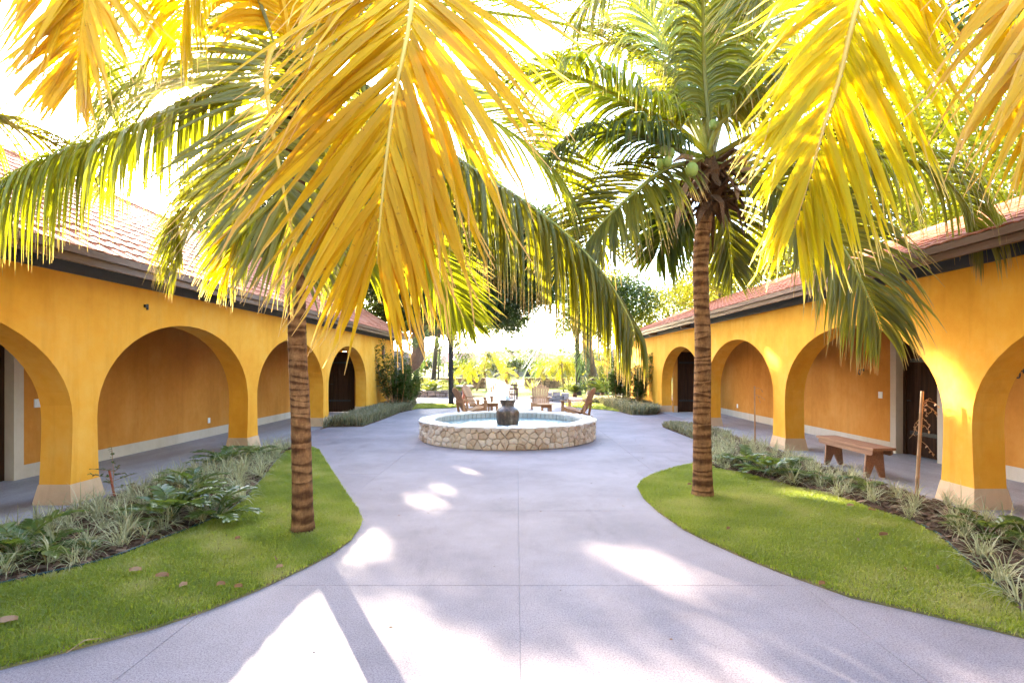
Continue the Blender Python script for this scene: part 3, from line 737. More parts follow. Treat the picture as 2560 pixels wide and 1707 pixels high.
def face(o, x, y, tx, ty, label):
    o.location = (x, y, 0); o.rotation_euler = (0, 0, math.atan2(tx-x, -(ty-y))); o['label'] = label
face(ch, -1.42, 16.5, 2.2, 18.3, 'wooden garden chair nearest the fountain on the left, slatted back turned to us')
for x, y, tx, ty, lb in ((-1.32, 18.5, 2.0, 17.3, 'wooden garden chair second in the left pair, farther from the fountain'),
                         (.80, 18.3, .35, 10.0, 'wooden garden chair facing us squarely just right of the jar'),
                         (1.86, 16.4, -1.4, 18.0, 'wooden garden chair seen from behind at the right edge of the fountain')):
    c = copy_tree(ch); face(c, x, y, tx, ty, lb)
def side_table(x, y, label):
    t = thing('side_table', label, 'table', (x, y, 0), 'small round tables between the chairs')
    for k in range(5):
        u0 = -.30+k*.12; u1 = u0+.115; n = 5
        e = lambda u: math.sqrt(max(.3025**2-u*u, .0025))
        pr = [(x+u, y-e(u)) for u in np.linspace(u0, u1, n)]+[(x+u, y+e(u)) for u in np.linspace(u1, u0, n)]
        m = MB(); m.prism(pr, .435, .46); part('top_plank', m, 'teak', t)
    for a in range(4):
        b = PI/4+a*PI/2; m = MB(); m.box((x+.19*math.cos(b)-.03, y+.19*math.sin(b)-.03, 0), (x+.19*math.cos(b)+.03, y+.19*math.sin(b)+.03, .433)); part('leg', m, 'teak', t)
    for a in range(4):
        b = a*PI/2; u = Vector((math.cos(b), math.sin(b), 0)); v = Vector((-u.y, u.x, 0)); c = Vector((x, y, .385))+u*.135*1.0
        m = MB(); m.bar(c-v*.104, c+v*.104, .022, .09); part('apron', m, 'teak', t)
side_table(.93, 16.75, 'small round wooden table between the two right garden chairs')
side_table(-.78, 17.3, 'small round wooden table in front of the left garden chairs')
# rustic table with pale slab top by the dark trunk
t = thing('rustic_table', 'rustic table with pale slab top near the dark trunk behind the left chairs', 'table', (-2.35, 23.9, 0))
m = MB(); m.prism([(-2.35+.40*math.cos(a)*R.uniform(.85, 1.1), 23.9+.34*math.sin(a)*R.uniform(.85, 1.1)) for a in np.linspace(0, 2*PI, 14)[:-1]], .72, .79); part('table_top', m, 'pale_slab_wood', t)
m = MB(); m.tube([(-2.35, 23.9, 0), (-2.33, 23.9, .4), (-2.34, 23.9, .716)], [.16, .11, .15], 9, jit=.12); part('pedestal', m, 'red_stake', t)
# dark slatted stand behind the jar
t = thing('wooden_stand', 'tall narrow dark slatted wooden stand directly behind the jar by the path', 'stand', (-.16, 26.4, 0))
for k in range(4):
    x = -.28+k*.085; m = MB(); m.box((x-.03, 26.4, .0), (x+.03, 26.43, .80+.06*(k % 2))); part('slat', m, 'dark_wood', t)
for z in (.22, .5, .68):
    m = MB(); m.box((-.33, 26.432, z), (.05, 26.47, z+.07)); part('rail', m, 'dark_wood', t)
for s in (-1, 1):
    m = MB(); m.box((-.155+s*.20-.025, 26.35, 0), (-.155+s*.20+.025, 26.39, .56)); part('post', m, 'dark_wood', t)
    m = MB(); m.box((-.155+s*.20-.045, 26.2, .562), (-.155+s*.20+.045, 26.46, .59)); part('armrest', m, 'dark_wood', t)
# bench under the second arch
bx0, by = 5.24, 8.3
t = thing('wooden_bench', 'plain reddish plank bench with notched board legs under the right arch', 'bench', (bx0, by, 0))
for k in range(2):
    m = MB(); x0 = bx0-.165+k*.167; m.box((x0, by-.72, .425), (x0+.163, by+.72, .462)); part('seat_plank', m, 'bench_wood', t)
for s in (-1, 1):
    m = MB(); x = bx0+s*.135; pr = [(-.68, .37), (-.64, .345), (.64, .345), (.68, .37), (.68, .423), (-.68, .423)]
    k = m.verts([(x-.012, by+a, b) for a, b in pr]+[(x+.012, by+a, b) for a, b in pr]); n = 6
    m.f += [tuple(k+i for i in range(n)), tuple(k+n+i for i in range(n))[::-1]]+[(k+i, k+n+i, k+n+(i+1) % n, k+(i+1) % n) for i in range(n)]; part('side_rail', m, 'bench_wood', t)
for s in (-1, 1):
    y = by+s*.50; m = MB()
    pr = [(-.118, .422), (-.155, 0), (-.08, 0), (0, .20), (.08, 0), (.155, 0), (.118, .422)]
    k = m.verts([(bx0+a, y-.016, b) for a, b in pr]+[(bx0+a, y+.016, b) for a, b in pr]); n = 7
    for f in ((0, 1, 2, 3), (0, 3, 6), (3, 4, 5, 6)): m.f += [tuple(k+i for i in f), tuple(k+n+i for i in f)[::-1]]
    m.f += [(k+i, k+n+i, k+n+(i+1) % n, k+(i+1) % n) for i in range(n)]; part('leg', m, 'bench_wood', t)
# bollards beside the garden path
b = thing('path_bollard', 'x', 'bollard', (0, 0, 0), 'short wooden bollards along the garden path')
m = MB(); m.lathe((0, 0, 0), [(.001, 0), (.062, 0), (.06, .27), (.045, .275), (.045, .29), (.06, .295), (.058, .34), (.04, .355), (.001, .357)], 10); part('post', m, 'cane', b)
first = True
for px, py, lb in ((1228, 981, 'wooden bollard nearest on the left of the garden path'), (1233.6, 973.5, 'second wooden bollard on the left of the garden path'),
                   (1238.5, 966, 'farthest wooden bollard on the left of the garden path'), (1292.5, 986, 'wooden bollard right of the garden path by the dark stand'), (1289, 977, 'farther wooden bollard on the right of the garden path')):
    g = G(px, py); o = b if first else copy_tree(b); first = False; o.location = g; o['label'] = lb

# dry-stone garden walls and low kerb wall
def dry_wall(label, x0, x1, y, h, thick, course, slen, mt, cat='wall', dens=300):
    root = thing('dry_stone_wall', label, cat, ((x0+x1)/2, y, -.09))
    m = MB(); m.box((x0+.05, y-thick/2+.05, -.09), (x1-.05, y+thick/2-.05, h-.06)); part('core', m, 'soil', root)
    protos = []
    for k in range(6):
        q = MB(); a = lambda s: s*R.uniform(.78, 1.)
        q.hexa([(-.5*a(1), -.5*a(1), -.5*a(1)), (.5*a(1), -.5*a(1), -.5*a(1)), (.5*a(1), .5, -.5*a(1)), (-.5*a(1), .5, -.5*a(1)), (-.5*a(1), -.5*a(1), .5*a(1)), (.5*a(1), -.5*a(1), .5*a(1)), (.5*a(1), .5, .5*a(1)), (-.5*a(1), .5, .5*a(1))])
        protos.append(q.mesh('stone', mt))
    z = -.09
    while z < h-.02:
        x = x0+R.uniform(-.1, 0); ch_ = course*R.uniform(.8, 1.2)
        while x < x1:
            w = slen*R.uniform(.6, 1.5); w = min(w, x1-x+.05)
            hh = ch_*R.uniform(.9, 1.05)
            if z+hh > h-.05: hh *= R.uniform(.8, 1.35)
            piece('stone', R.choice(protos), root, (x+w/2, y-R.uniform(0, .04), z+hh/2), (R.uniform(-.05, .05), R.uniform(-.06, .06), R.uniform(-.06, .06)), (w*.98, thick, hh))
            x += w
        z += ch_
dry_wall('long brown dry-stone garden wall left of the path behind the small palms', -8.2, -2.55, 42.5, .70, .45, .17, .42, 'wall_rock')
dry_wall('brown dry-stone garden wall right of the path behind the small sunlit palms', .62, 8.4, 42.5, .70, .45, .17, .42, 'wall_rock')
dry_wall('low grey stone kerb wall crossing behind the left dark trunk', -5.6, -2.55, 27.9+.9, .30, .3, .15, .3, 'grey_rock')
dry_wall('low grey stone kerb end by the right garden chairs', 1.5, 2.4, 25.0, .30, .4, .16, .3, 'grey_rock')

# building far behind the garden
t = thing('far_building', 'long low far building with dull red roof across the sunlit lawn', 'building', (6, 92, 0))
m = MB(); m.box((-12, 92, -.1), (26, 99, 2.3)); part('wall', m, 'far_wall', t)
m = MB(); k = m.verts([(-13, 90.6, 2.15), (27, 90.6, 2.15), (27, 95.5, 4.1), (-13, 95.5, 4.1), (-13, 100.4, 2.15), (27, 100.4, 2.15)]); m.f += [(k, k+1, k+2, k+3), (k+3, k+2, k+5, k+4), (k, k+3, k+4), (k+1, k+5, k+2), (k, k+4, k+5, k+1)]; part('roof', m, 'far_roof', t)
for k in range(18):
    m = MB(); x = -12.5+k*2.25; m.box((x-.14, 90.8, -.1), (x+.14, 91.05, 2.16)); part('veranda_post', m, 'far_wall', t)
    if k % 2 == 0:
        m = MB(); m.box((x+.5, 91.96, .0), (x+1.6, 92-.002, 2.0)); part('doorway', m, 'shade_void', t)

# ================================================================== PALMS
UPV = Vector((0, 0, 1)); VIEW = Vector((0, -1, 0))
def leaflet_mb(m, p, d, U, L, w, droop, tone, nseg, curl=0., fold=.22):
    p = Vector(p); d = Vector(d).normalized(); prof = [.45, .9, 1.0, .92, .74, .46, .22, .06] if nseg >= 7 else [.5, 1., .95, .7, .35, .05]
    n = len(prof)-1; vs = []; tp = []; tw = R.uniform(-.35, .35)
    ax = d.cross(U)
    if ax.length < .05: ax = d.cross(Vector((.2, -.9, .3)))
    ax.normalize()
    ck = R.uniform(-1, 1)
    for i in range(n+1):
        s = i/n
        N = ax.cross(d).normalized(); A = (ax*math.cos(tw*s)+N*math.sin(tw*s)).normalized()
        ww = w*prof[i]*.5
        vs += [p-A*ww+N*ww*fold, p-N*ww*fold*.6, p+A*ww+N*ww*fold]; tp += [s]*3
        p = p+d*(L/n)
        g = droop*(.55+.8*s)/n
        d = d+Vector((0, 0, -1))*g
        if curl and s > .62: d = d+(A*ck*curl+Vector((R.uniform(-.1, .1), R.uniform(-.1, .1), R.uniform(-.1, .1))))*.6
        d.normalize(); ax = (ax-d*ax.dot(d)).normalized()
    k = m.verts(vs, tone, tp)
    for i in range(n):
        a = k+i*3; m.f += [(a, a+1, a+4, a+3), (a+1, a+2, a+5, a+4)]
def frond(root, pts, L, n, U, droop, mat, w=.04, bare=.16, a0=72, a1=22, solo=0, rr=.024, tone=(.15, .85), curl=0., pet='petiole_green', vee=.25, nseg=7, name='frond', skip=0., onlyside=0, label=None, dens=1.35):
    """pinnate leaf along pts: rachis plus leaflets; solo > 0 makes the leaflets objects of their own"""
    cv = crom(pts, 44); seg = [(cv[i+1]-cv[i]).length for i in range(len(cv)-1)]; tot = sum(seg)
    acc = [0]
    for s in seg: acc.append(acc[-1]+s)
    def at(t):
        x = t*tot; i = 0
        while i < len(seg)-1 and acc[i+1] < x: i += 1
        u = (x-acc[i])/max(seg[i], 1e-6); return cv[i].lerp(cv[i+1], u), (cv[i+1]-cv[i]).normalized()
    n = int(n*dens); L = L*1.1
    rm = MB(); rm.tube(cv[::2], [rr*(1.6-1.42*(i*2/44)) if i else rr*2.0 for i in range(len(cv[::2]))], 6)
    lm = MB(); lv = []
    for i in range(n):
        for side in (-1, 1):
            if onlyside and side != onlyside: continue
            if R.random() < skip: continue
            t = bare+(1-bare)*(i+R.uniform(0, .5))/n
            c, T = at(min(t, .999)); Uv = U(t) if callable(U) else U
            S = T.cross(Uv)
            if S.length < .05: S = T.cross(Vector((.5, .5, .2)))
            S.normalize(); N = S.cross(T).normalized()
            u = (t-bare)/(1-bare)
            a = rad(a0+(a1-a0)*u**1.15+R.uniform(-9, 9))
            ll = L*(.62+.5*math.sin(PI*min(1, u*.9+.08)))*(1 if u < .75 else 1-1.25*(u-.75))*R.uniform(.88, 1.08)
            d = T*math.cos(a)+S*side*math.sin(a)+N*(vee+R.uniform(-.1, .1))
            tn = min(1, max(0, R.uniform(*tone)))
            q = MB() if solo else lm
            leaflet_mb(q, c+S*side*rr*.5, d, N, ll, w*1.25*R.uniform(.8, 1.15)*(1 if u < .7 else 1-.9*(u-.7)), droop*R.uniform(.75, 1.3), tn, nseg, curl)
            if solo: lv.append(q)
    if solo:
        f = part(name, rm, pet, root, smooth=True, label=label)
        R2 = lv[:solo]
        for q in R2: part('leaflet', q, mat, f)
        if len(lv) > solo:
            q = MB()
            for x in lv[solo:]: k = q.verts(x.v, x.tone, x.tip); q.f += [tuple(k+i for i in g) for g in x.f]
            part('leaflets', q, mat, f, kind='stuff')
    else:
        k = lm.verts(rm.v, .9, 0.); lm.f += [tuple(k+i for i in g) for g in rm.f]
        part(name, lm, mat, root, label=label)
def palm_trunk(root, pts, r0, r1, mat='palm_trunk', rings=70, n=22, foot=1.25, seed=0):
    """ringed trunk: every leaf scar is a short flare with a dark groove under it, unevenly spaced and tilted"""
    cv = crom([Vector(p) for p in pts], 240); tot = 240; heights = [0]
    while heights[-1] < tot: heights.append(heights[-1]+tot/rings*R.uniform(.55, 1.5))
    m = MB(); k0 = 0; rows = []
    for h0, h1 in zip(heights[:-1], heights[1:]):
        big = R.uniform(.15, 1.25)
        rows += [(h0, -.012*big, .95), (h0+(h1-h0)*.16, .018*big, .75*big), (h0+(h1-h0)*.55, .006, .25)]
    tl = [(R.uniform(-1, 1), R.uniform(0, 6.3)) for _ in rows]; prevt = None
    for ri, (h, dr, tn) in enumerate(rows):
        i = min(239.99, h); c = cv[int(i)].lerp(cv[int(i)+1], i-int(i)); s = i/240
        base = (r0+(r1-r0)*min(1, s*1.6)**.8)*(1+(foot-1)*math.exp(-s*26)); amp, ph = tl[ri//3*3]
        ring = []; tones = []
        for j in range(n):
            a = 2*PI*j/n; w = .5+.28*math.sin(a+ph*3)+.22*math.sin(3*a+ph*7)+R.uniform(-.25, .25)
            ring.append(c+Vector((math.cos(a), math.sin(a), 0))*base*(1+dr+R.uniform(-.014, .014))+UPV*(amp*.026*math.sin(a+ph)+R.uniform(-.004, .004))*(1 if s < .97 else 0)); tones.append(max(0, tn*(.55+.6*w)))
        m.verts(ring, tones)
    for i in range(len(rows)-1):
        for j in range(n):
            a = i*n+j; b = i*n+(j+1) % n; m.f.append((a, b, b+n, a+n))
    return part('trunk', m, mat, root, smooth=True)

def crown_fibre(root, c, s=1.0, n=26):
    m = MB()
    for k in range(n):
        a = R.uniform(0, 2*PI); r = R.uniform(.05, .17)*s; z = R.uniform(-.42, .08)*s
        p = c+Vector((r*math.cos(a), r*math.sin(a), z)); q = p+Vector((.22*s*math.cos(a), .22*s*math.sin(a), R.uniform(-.3, .25)*s))
        q2 = q+Vector((.08*math.cos(a), .08*math.sin(a), R.uniform(-.3, -.05)*s))
        m.bar(p, q, R.uniform(.07, .13)*s, .018*s, (0, 0, 1), .05*s, .012); m.bar(q, q2, .05*s, .012, (0, 0, 1), .012, .006)
    m.tube([c+Vector((0, 0, -.5*s)), c+Vector((0, 0, -.28*s)), c+Vector((0, 0, -.05*s)), c+Vector((0, 0, .16*s))], [.085*s, .115*s, .13*s, .05*s], 14, jit=.25)
    for k in range(n*2):                                 # loose fibre sheets and split leaf bases
        a = R.uniform(0, 2*PI); z = R.uniform(-.5, .1)*s; p = c+Vector((.10*s*math.cos(a), .10*s*math.sin(a), z)); d = Vector((math.cos(a)*.7, math.sin(a)*.7, R.uniform(-1.3, .5))).normalized()
        leaflet_mb(m, p, d, Vector((math.cos(a), math.sin(a), .6)), R.uniform(.12, .3)*s, R.uniform(.05, .12)*s, R.uniform(.2, 2.2), 0., 5, .3)
    part('crown_fibre', m, 'fibre', root)
def spathe(root, a, b, w=.07):
    m = MB(); a = Vector(a); b = Vector(b); mid = a.lerp(b, .5)+Vector((0, 0, .04)); m.tube([a, mid, b], [.03, w*.5, .006], 7); part('spathe', m, 'spathe', root)
def pp(l): return [P(*q) for q in l]

# ---- left palm, golden
b = G(758, 1330); C1 = P(742, 262, 5.2)
p1 = thing('coconut_palm', 'coconut palm on the left lawn with big golden frond hanging across the courtyard', 'palm tree', b)
palm_trunk(p1, [b-Vector((0, 0, .05)), P(752, 1060, 5.21), P(744, 880, 5.2), P(741, 640, 5.2), C1+Vector((0, 0, -.1))], .098, .084, rings=42)
crown_fibre(p1, C1, .8)
frond(p1, pp([(742, 255, 5.2), (760, 20, 4.9), (900, -190, 4.3), (1015, -130, 3.7), (1029, 20, 3.3), (988, 237, 3.15), (962, 430, 3.08), (948, 580, 3.05), (943, 660, 3.05)]), 1.34, 66, Vector((0, -1, .12)), .42, 'gold_leaf', .049, .26, 54, 18, solo=240, curl=.4, vee=.05, dens=1.6, tone=(0, 1), pet='petiole_gold', rr=.02, label='golden frond hanging tip-down in front')
frond(p1, pp([(742, 255, 5.2), (690, 120, 5.05), (666, 200, 4.9), (686, 350, 4.75), (712, 490, 4.65), (738, 610, 4.6), (750, 660, 4.6)]), 1.02, 60, Vector((.15, -1, .2)), .6, 'olive_leaf', .04, .16, 80, 16, solo=110, curl=.15, pet='petiole_gold', tone=(.3, 1))
frond(p1, pp([(740, 255, 5.2), (560, 225, 5.0), (420, 280, 4.8), (300, 335, 4.6), (150, 385, 4.4), (0, 460, 4.2), (-120, 540, 4.1)]), .86, 76, UPV, 6.5, 'lime_leaf', .036, .16, 70, 40, tone=(.2, .9), vee=-.1)
frond(p1, pp([(740, 265, 5.2), (640, 325, 5.5), (550, 410, 5.8), (490, 490, 6.0), (448, 560, 6.1), (440, 620, 6.1)]), .75, 46, Vector((0, -.6, .8)), 1.2, 'lime_leaf', .036, .25, 66, 22)
frond(p1, pp([(742, 250, 5.2), (690, -60, 5.0), (590, -170, 4.7), (440, -170, 4.4), (330, -90, 4.3), (270, 40, 4.3)]), 1.1, 66, Vector((0, -.5, 1)), 3.4, 'gold_leaf', .042, .2, 66, 26, pet='petiole_gold')
frond(p1, pp([(745, 255, 5.2), (850, 195, 5.4), (1000, 285, 5.5), (1164, 412, 5.5), (1300, 497, 5.4), (1424, 594, 5.3), (1512, 690, 5.2), (1568, 785, 5.12), (1588, 835, 5.08)]), 1.16, 96, Vector((-.2, 0, 1)), 8.0, 'olive_leaf', .044, .12, 66, 34, solo=90, curl=.2, tone=(.15, 1), vee=-.15, dens=1.8)
frond(p1, pp([(745, 250, 5.2), (900, 120, 5.4), (1050, 180, 5.8), (1160, 258, 6.0), (1347, 383, 6.2), (1443, 510, 6.3), (1510, 620, 6.3)]), 1.0, 74, Vector((.1, -.75, .7)), 1.2, 'lime_leaf', .036, .14, 70, 24)
frond(p1, pp([(745, 250, 5.2), (850, 60, 5.6), (1000, 0, 6.2), (1200, 28, 6.8), (1424, 65, 7.2), (1577, 130, 7.4), (1680, 235, 7.5)]), .95, 66, Vector((0, -.4, 1)), 1.4, 'lime_leaf', .036, .16, 66, 24)
frond(p1, pp([(745, 262, 5.2), (850, 345, 5.8), (960, 470, 6.3), (1040, 595, 6.7), (1110, 700, 6.9), (1180, 810, 7.0)]), .85, 60, Vector((0, -.8, .5)), .7, 'lime_leaf', .038, .2, 60, 18, tone=(.0, .7))
frond(p1, pp([(742, 265, 5.25), (800, 330, 5.5), (850, 450, 5.7), (890, 560, 5.8), (915, 680, 5.8)]), .85, 46, Vector((0, -.9, .3)), .9, 'lime_leaf', .036, .2, 66, 20)
frond(p1, pp([(742, 250, 5.3), (620, 70, 5.6), (450, 90, 6.0), (330, 200, 6.3), (250, 340, 6.4)]), .85, 56, Vector((0, -.5, .9)), 1.4, 'lime_leaf', .036, .2, 66, 24)
frond(p1, pp([(745, 250, 5.2), (742, 100, 5.25), (735, -120, 5.2), (700, -420, 5.1)]), .6, 40, Vector((0, -1, 0)), .6, 'yellow_leaf', .035, .5, 40, 15, pet='petiole_gold')
frond(p1, pp([(745, 255, 5.3), (640, 420, 5.9), (600, 560, 6.3), (560, 690, 6.5)]), .8, 40, Vector((0, -.8, .5)), 1.1, 'yellow_leaf', .036, .25, 60, 20)
frond(p1, pp([(742, 250, 5.3), (800, 40, 5.7), (860, -100, 6.2), (960, -200, 6.6), (1080, -230, 6.8)]), .85, 46, Vector((0, -.5, .9)), 1.4, 'lime_leaf', .036, .2, 66, 24)

frond(p1, pp([(745, 250, 5.3), (880, 90, 6.0), (1060, 60, 6.8), (1240, 130, 7.4), (1390, 250, 7.8), (1480, 390, 8.0)]), .9, 66, Vector((0, -.6, .8)), 1.6, 'lime_leaf', .034, .18, 66, 24)
frond(p1, pp([(745, 250, 5.3), (820, -60, 5.9), (980, -160, 6.5), (1180, -150, 7.1), (1380, -70, 7.5), (1520, 60, 7.7)]), .9, 66, Vector((0, -.6, .8)), 1.8, 'lime_leaf', .034, .18, 66, 24)
frond(p1, pp([(742, 250, 5.3), (600, 160, 5.7), (470, 170, 6.1), (370, 260, 6.4), (300, 380, 6.5), (270, 470, 6.5)]), .85, 60, Vector((0, -.7, .7)), 1.6, 'lime_leaf', .034, .18, 66, 24)
frond(p1, pp([(742, 250, 5.3), (660, 0, 5.6), (540, -60, 6.0), (400, -40, 6.4), (280, 40, 6.7), (180, 150, 6.9)]), .85, 60, Vector((0, -.7, .7)), 1.8, 'lime_leaf', .034, .18, 66, 24)
frond(p1, pp([(742, 262, 5.3), (690, 420, 5.9), (640, 520, 6.2), (600, 640, 6.4)]), .8, 50, Vector((0, -.8, .5)), 1.0, 'lime_leaf', .034, .2, 62, 22)
for kk, (mt, ks) in enumerate((('olive_leaf', [(900, 60, 6.2), (1090, 90, 7.2), (1260, 200, 8.0), (1370, 340, 8.4), (1420, 470, 8.5)]), ('lime_leaf', [(830, 130, 5.9), (960, 150, 6.6), (1080, 250, 7.2), (1170, 380, 7.5), (1230, 520, 7.6)]),
        ('olive_leaf', [(860, -120, 6.2), (1050, -230, 7.0), (1270, -190, 7.8), (1450, -60, 8.2), (1560, 110, 8.4)]), ('olive_leaf', [(560, 210, 5.9), (420, 210, 6.6), (300, 270, 7.0), (190, 380, 7.2), (130, 490, 7.2)]),
        ('lime_leaf', [(600, 20, 5.8), (440, -20, 6.4), (290, 50, 7.0), (150, 170, 7.3), (50, 310, 7.4)]), ('yellow_leaf', [(700, -60, 5.2), (640, -160, 4.8), (520, -140, 4.5), (470, -20, 4.4), (450, 120, 4.4)]),
        ('olive_leaf', [(650, 360, 5.8), (560, 440, 6.2), (480, 560, 6.5), (440, 670, 6.6)]))):
    frond(p1, pp([(743, 252, 5.35)]+ks), .92, 62, Vector((0, -.6, .8)), 1.8, mt, .032, .17, 66, 24, dens=1.5)
# ---- left edge palm, its trunk just outside the frame
b = Vector((-4.75, 3.7, 0)); C4 = Vector((-4.6, 3.75, 4.9))
p4 = thing('coconut_palm', 'coconut palm at the left edge, seen only as fronds hanging in at top left', 'palm tree', b)
palm_trunk(p4, [b, (-4.72, 3.7, 2), (-4.65, 3.72, 3.8), C4], .11, .09, rings=40, n=14)
crown_fibre(p4, C4, .9, 14)
frond(p4, [C4]+pp([(-60, -420, 3.9), (130, -270, 3.7), (212, -50, 3.6), (204, 80, 3.55), (192, 215, 3.55)]), .86, 66, Vector((.1, -1, .15)), .45, 'gold_leaf', .042, .22, 50, 20, curl=.25, pet='petiole_gold')
frond(p4, [C4]+pp([(-250, 60, 4.8), (-80, 260, 5.3), (60, 325, 5.6), (160, 372, 5.8), (240, 440, 5.9)]), .8, 64, UPV, 2.6, 'olive_leaf', .034, .12, 68, 26)
frond(p4, [C4]+pp([(-200, -260, 4.9), (0, -160, 5.6), (160, 0, 6.2), (240, 160, 6.5), (270, 280, 6.6)]), .85, 60, Vector((0, -.6, .8)), 1.8, 'lime_leaf', .034, .2, 66, 24)
frond(p4, [C4, C4+Vector((-.6, .5, .8)), C4+Vector((-1.4, 1.2, .8)), C4+Vector((-2., 1.8, .1))], .8, 36, UPV, 1.4, 'olive_leaf', .04, .2, 66, 24)
# ---- right palm with coconuts
b = G(1757, 1241); C2 = P(1775, 400, 6.65)
p2 = thing('coconut_palm', 'coconut palm on the right lawn carrying green coconuts under its crown', 'palm tree', b)
palm_trunk(p2, [b-Vector((0, 0, .05)), P(1755, 1050, 6.65), P(1757, 860, 6.65), P(1752, 640, 6.65), C2+Vector((0, 0, -.25))], .118, .094, rings=46, foot=1.3)
crown_fibre(p2, C2+Vector((0, 0, -.12)), 1.1, 44)
K = [((1700, 322, 6.6), (1634, 287, 6.4), (1500, 218, 6.2), (1386, 176, 6.0), (1285, 195, 5.9)), ((1672, 366, 6.5), (1577, 331, 6.3), (1470, 338, 6.2), (1395, 372, 6.1)),
     ((1668, 422, 6.4), (1580, 488, 6.2), (1500, 564, 6.0), (1445, 640, 5.9)), ((1808, 300, 6.5), (1928, 216, 6.3), (2010, 190, 6.1), (2090, 230, 6.0), (2140, 330, 5.9)),
     ((1900, 335, 6.4), (2030, 352, 6.2), (2138, 383, 6.0), (2310, 413, 5.8), (2406, 497, 5.7), (2450, 590, 5.7)), ((1900, 440, 6.4), (1990, 500, 6.2), (2062, 558, 6.0), (2119, 638, 5.9), (2177, 755, 5.8), (2205, 830, 5.8)),
     ((1805, 480, 7.3), (1818, 570, 7.6), (1832, 690, 7.7)), ((1880, 470, 7.4), (1960, 560, 7.8), (2010, 660, 8.0)), ((1830, 200, 7.0), (1900, 60, 7.3), (1990, -60, 7.5)),
     ((1700, 180, 7.0), (1620, 40, 7.3), (1540, -40, 7.5)), ((1762, 200, 6.6), (1758, 60, 6.4), (1760, -120, 6.1), (1770, -250, 5.8)), ((1690, 230, 6.9), (1600, 130, 7.2), (1500, 110, 7.5), (1400, 160, 7.7)),
     ((1850, 380, 7.2), (1960, 420, 7.8), (2060, 500, 8.2), (2120, 600, 8.3)), ((1720, 470, 7.2), (1670, 560, 7.5), (1640, 640, 7.6))]
spec = [('lime_leaf', .9, UPV, 3.2, 0), ('green_leaf', .9, UPV, 3.6, 0), ('olive_leaf', 1.0, Vector((0, -.6, .8)), 1.2, 90), ('olive_leaf', 1.0, UPV, 3.6, 90),
        ('olive_leaf', 1.1, UPV, 4.2, 0), ('olive_leaf', .95, Vector((-.4, -.5, .7)), 1.8, 110), ('olive_leaf', .8, Vector((0, -1, .2)), .6, 0), ('olive_leaf', .85, Vector((0, -.8, .5)), 1.0, 0),
        ('olive_leaf', .9, Vector((0, -.6, .8)), 2.2, 0), ('lime_leaf', .9, Vector((0, -.6, .8)), 2.2, 0), ('olive_leaf', .95, Vector((.1, -1, 0)), 4.6, 0), ('lime_leaf', .9, UPV, 2.6, 0),
        ('olive_leaf', .85, UPV, 2.4, 0), ('green_leaf', .8, Vector((0, -.8, .4)), 1.0, 0)]
for ks, (mt, L, U, dr, solo) in zip(K, spec):
    frond(p2, [C2+Vector((R.uniform(-.05, .05), R.uniform(-.05, .05), .02))]+pp(ks), L, 70, U, dr, mt, .032, .18, 68, 22, solo=solo, curl=.12, tone=(.1, .95))
for mt, ks in (('olive_leaf', [(1690, 280, 7.2), (1560, 230, 7.8), (1440, 260, 8.2), (1360, 350, 8.4)]), ('olive_leaf', [(1740, 160, 7.2), (1690, 10, 7.8), (1600, -90, 8.2), (1490, -90, 8.4)]), ('lime_leaf', [(1830, 250, 7.3), (1960, 130, 7.9), (2090, 100, 8.3), (2210, 170, 8.5)]),
               ('olive_leaf', [(1800, 150, 7.2), (1850, -20, 7.8), (1960, -120, 8.2), (2080, -90, 8.4)])):
    frond(p2, [C2]+pp(ks), .95, 62, Vector((0, -.6, .8)), 2.2, mt, .032, .18, 66, 24, dens=1.5)
for px, py, Y, mt in ((1650, 411, 5.95, 'coconut_green'), (1669, 405, 5.9, 'coconut_green'), (1676, 384, 6.0, 'coconut_green'), (1661, 378, 6.1, 'coconut_green'), (1729, 425, 5.95, 'coconut_green'), (1783, 312, 6.5, 'coconut_green'), (1856, 402, 6.5, 'coconut_husk'), (1868, 390, 6.6, 'coconut_green')):
    m = MB(); c = P(px, py, Y); r = .052*(1.35 if px == 1729 else 1)
    m.lathe(c, [(.002, -1.25*r), (r*.55, -1.08*r), (r*.9, -.6*r), (r*1.02, 0), (r*.95, .55*r), (r*.6, 1.02*r), (.003, 1.22*r)], 14); part('coconut', m, mt, p2, smooth=True)
for a, bb in (((1722, 450, 6.4), (1702, 512, 6.3)), ((1850, 450, 6.4), (1941, 486, 6.3)), ((1850, 425, 6.5), (1905, 442, 6.4)), ((1690, 340, 6.5), (1640, 330, 6.4)), ((1730, 395, 6.4), (1680, 405, 6.3)), ((1840, 470, 6.4), (1845, 500, 6.3)), ((1700, 520, 6.5), (1690, 575, 6.45))): spathe(p2, P(*a), P(*bb))

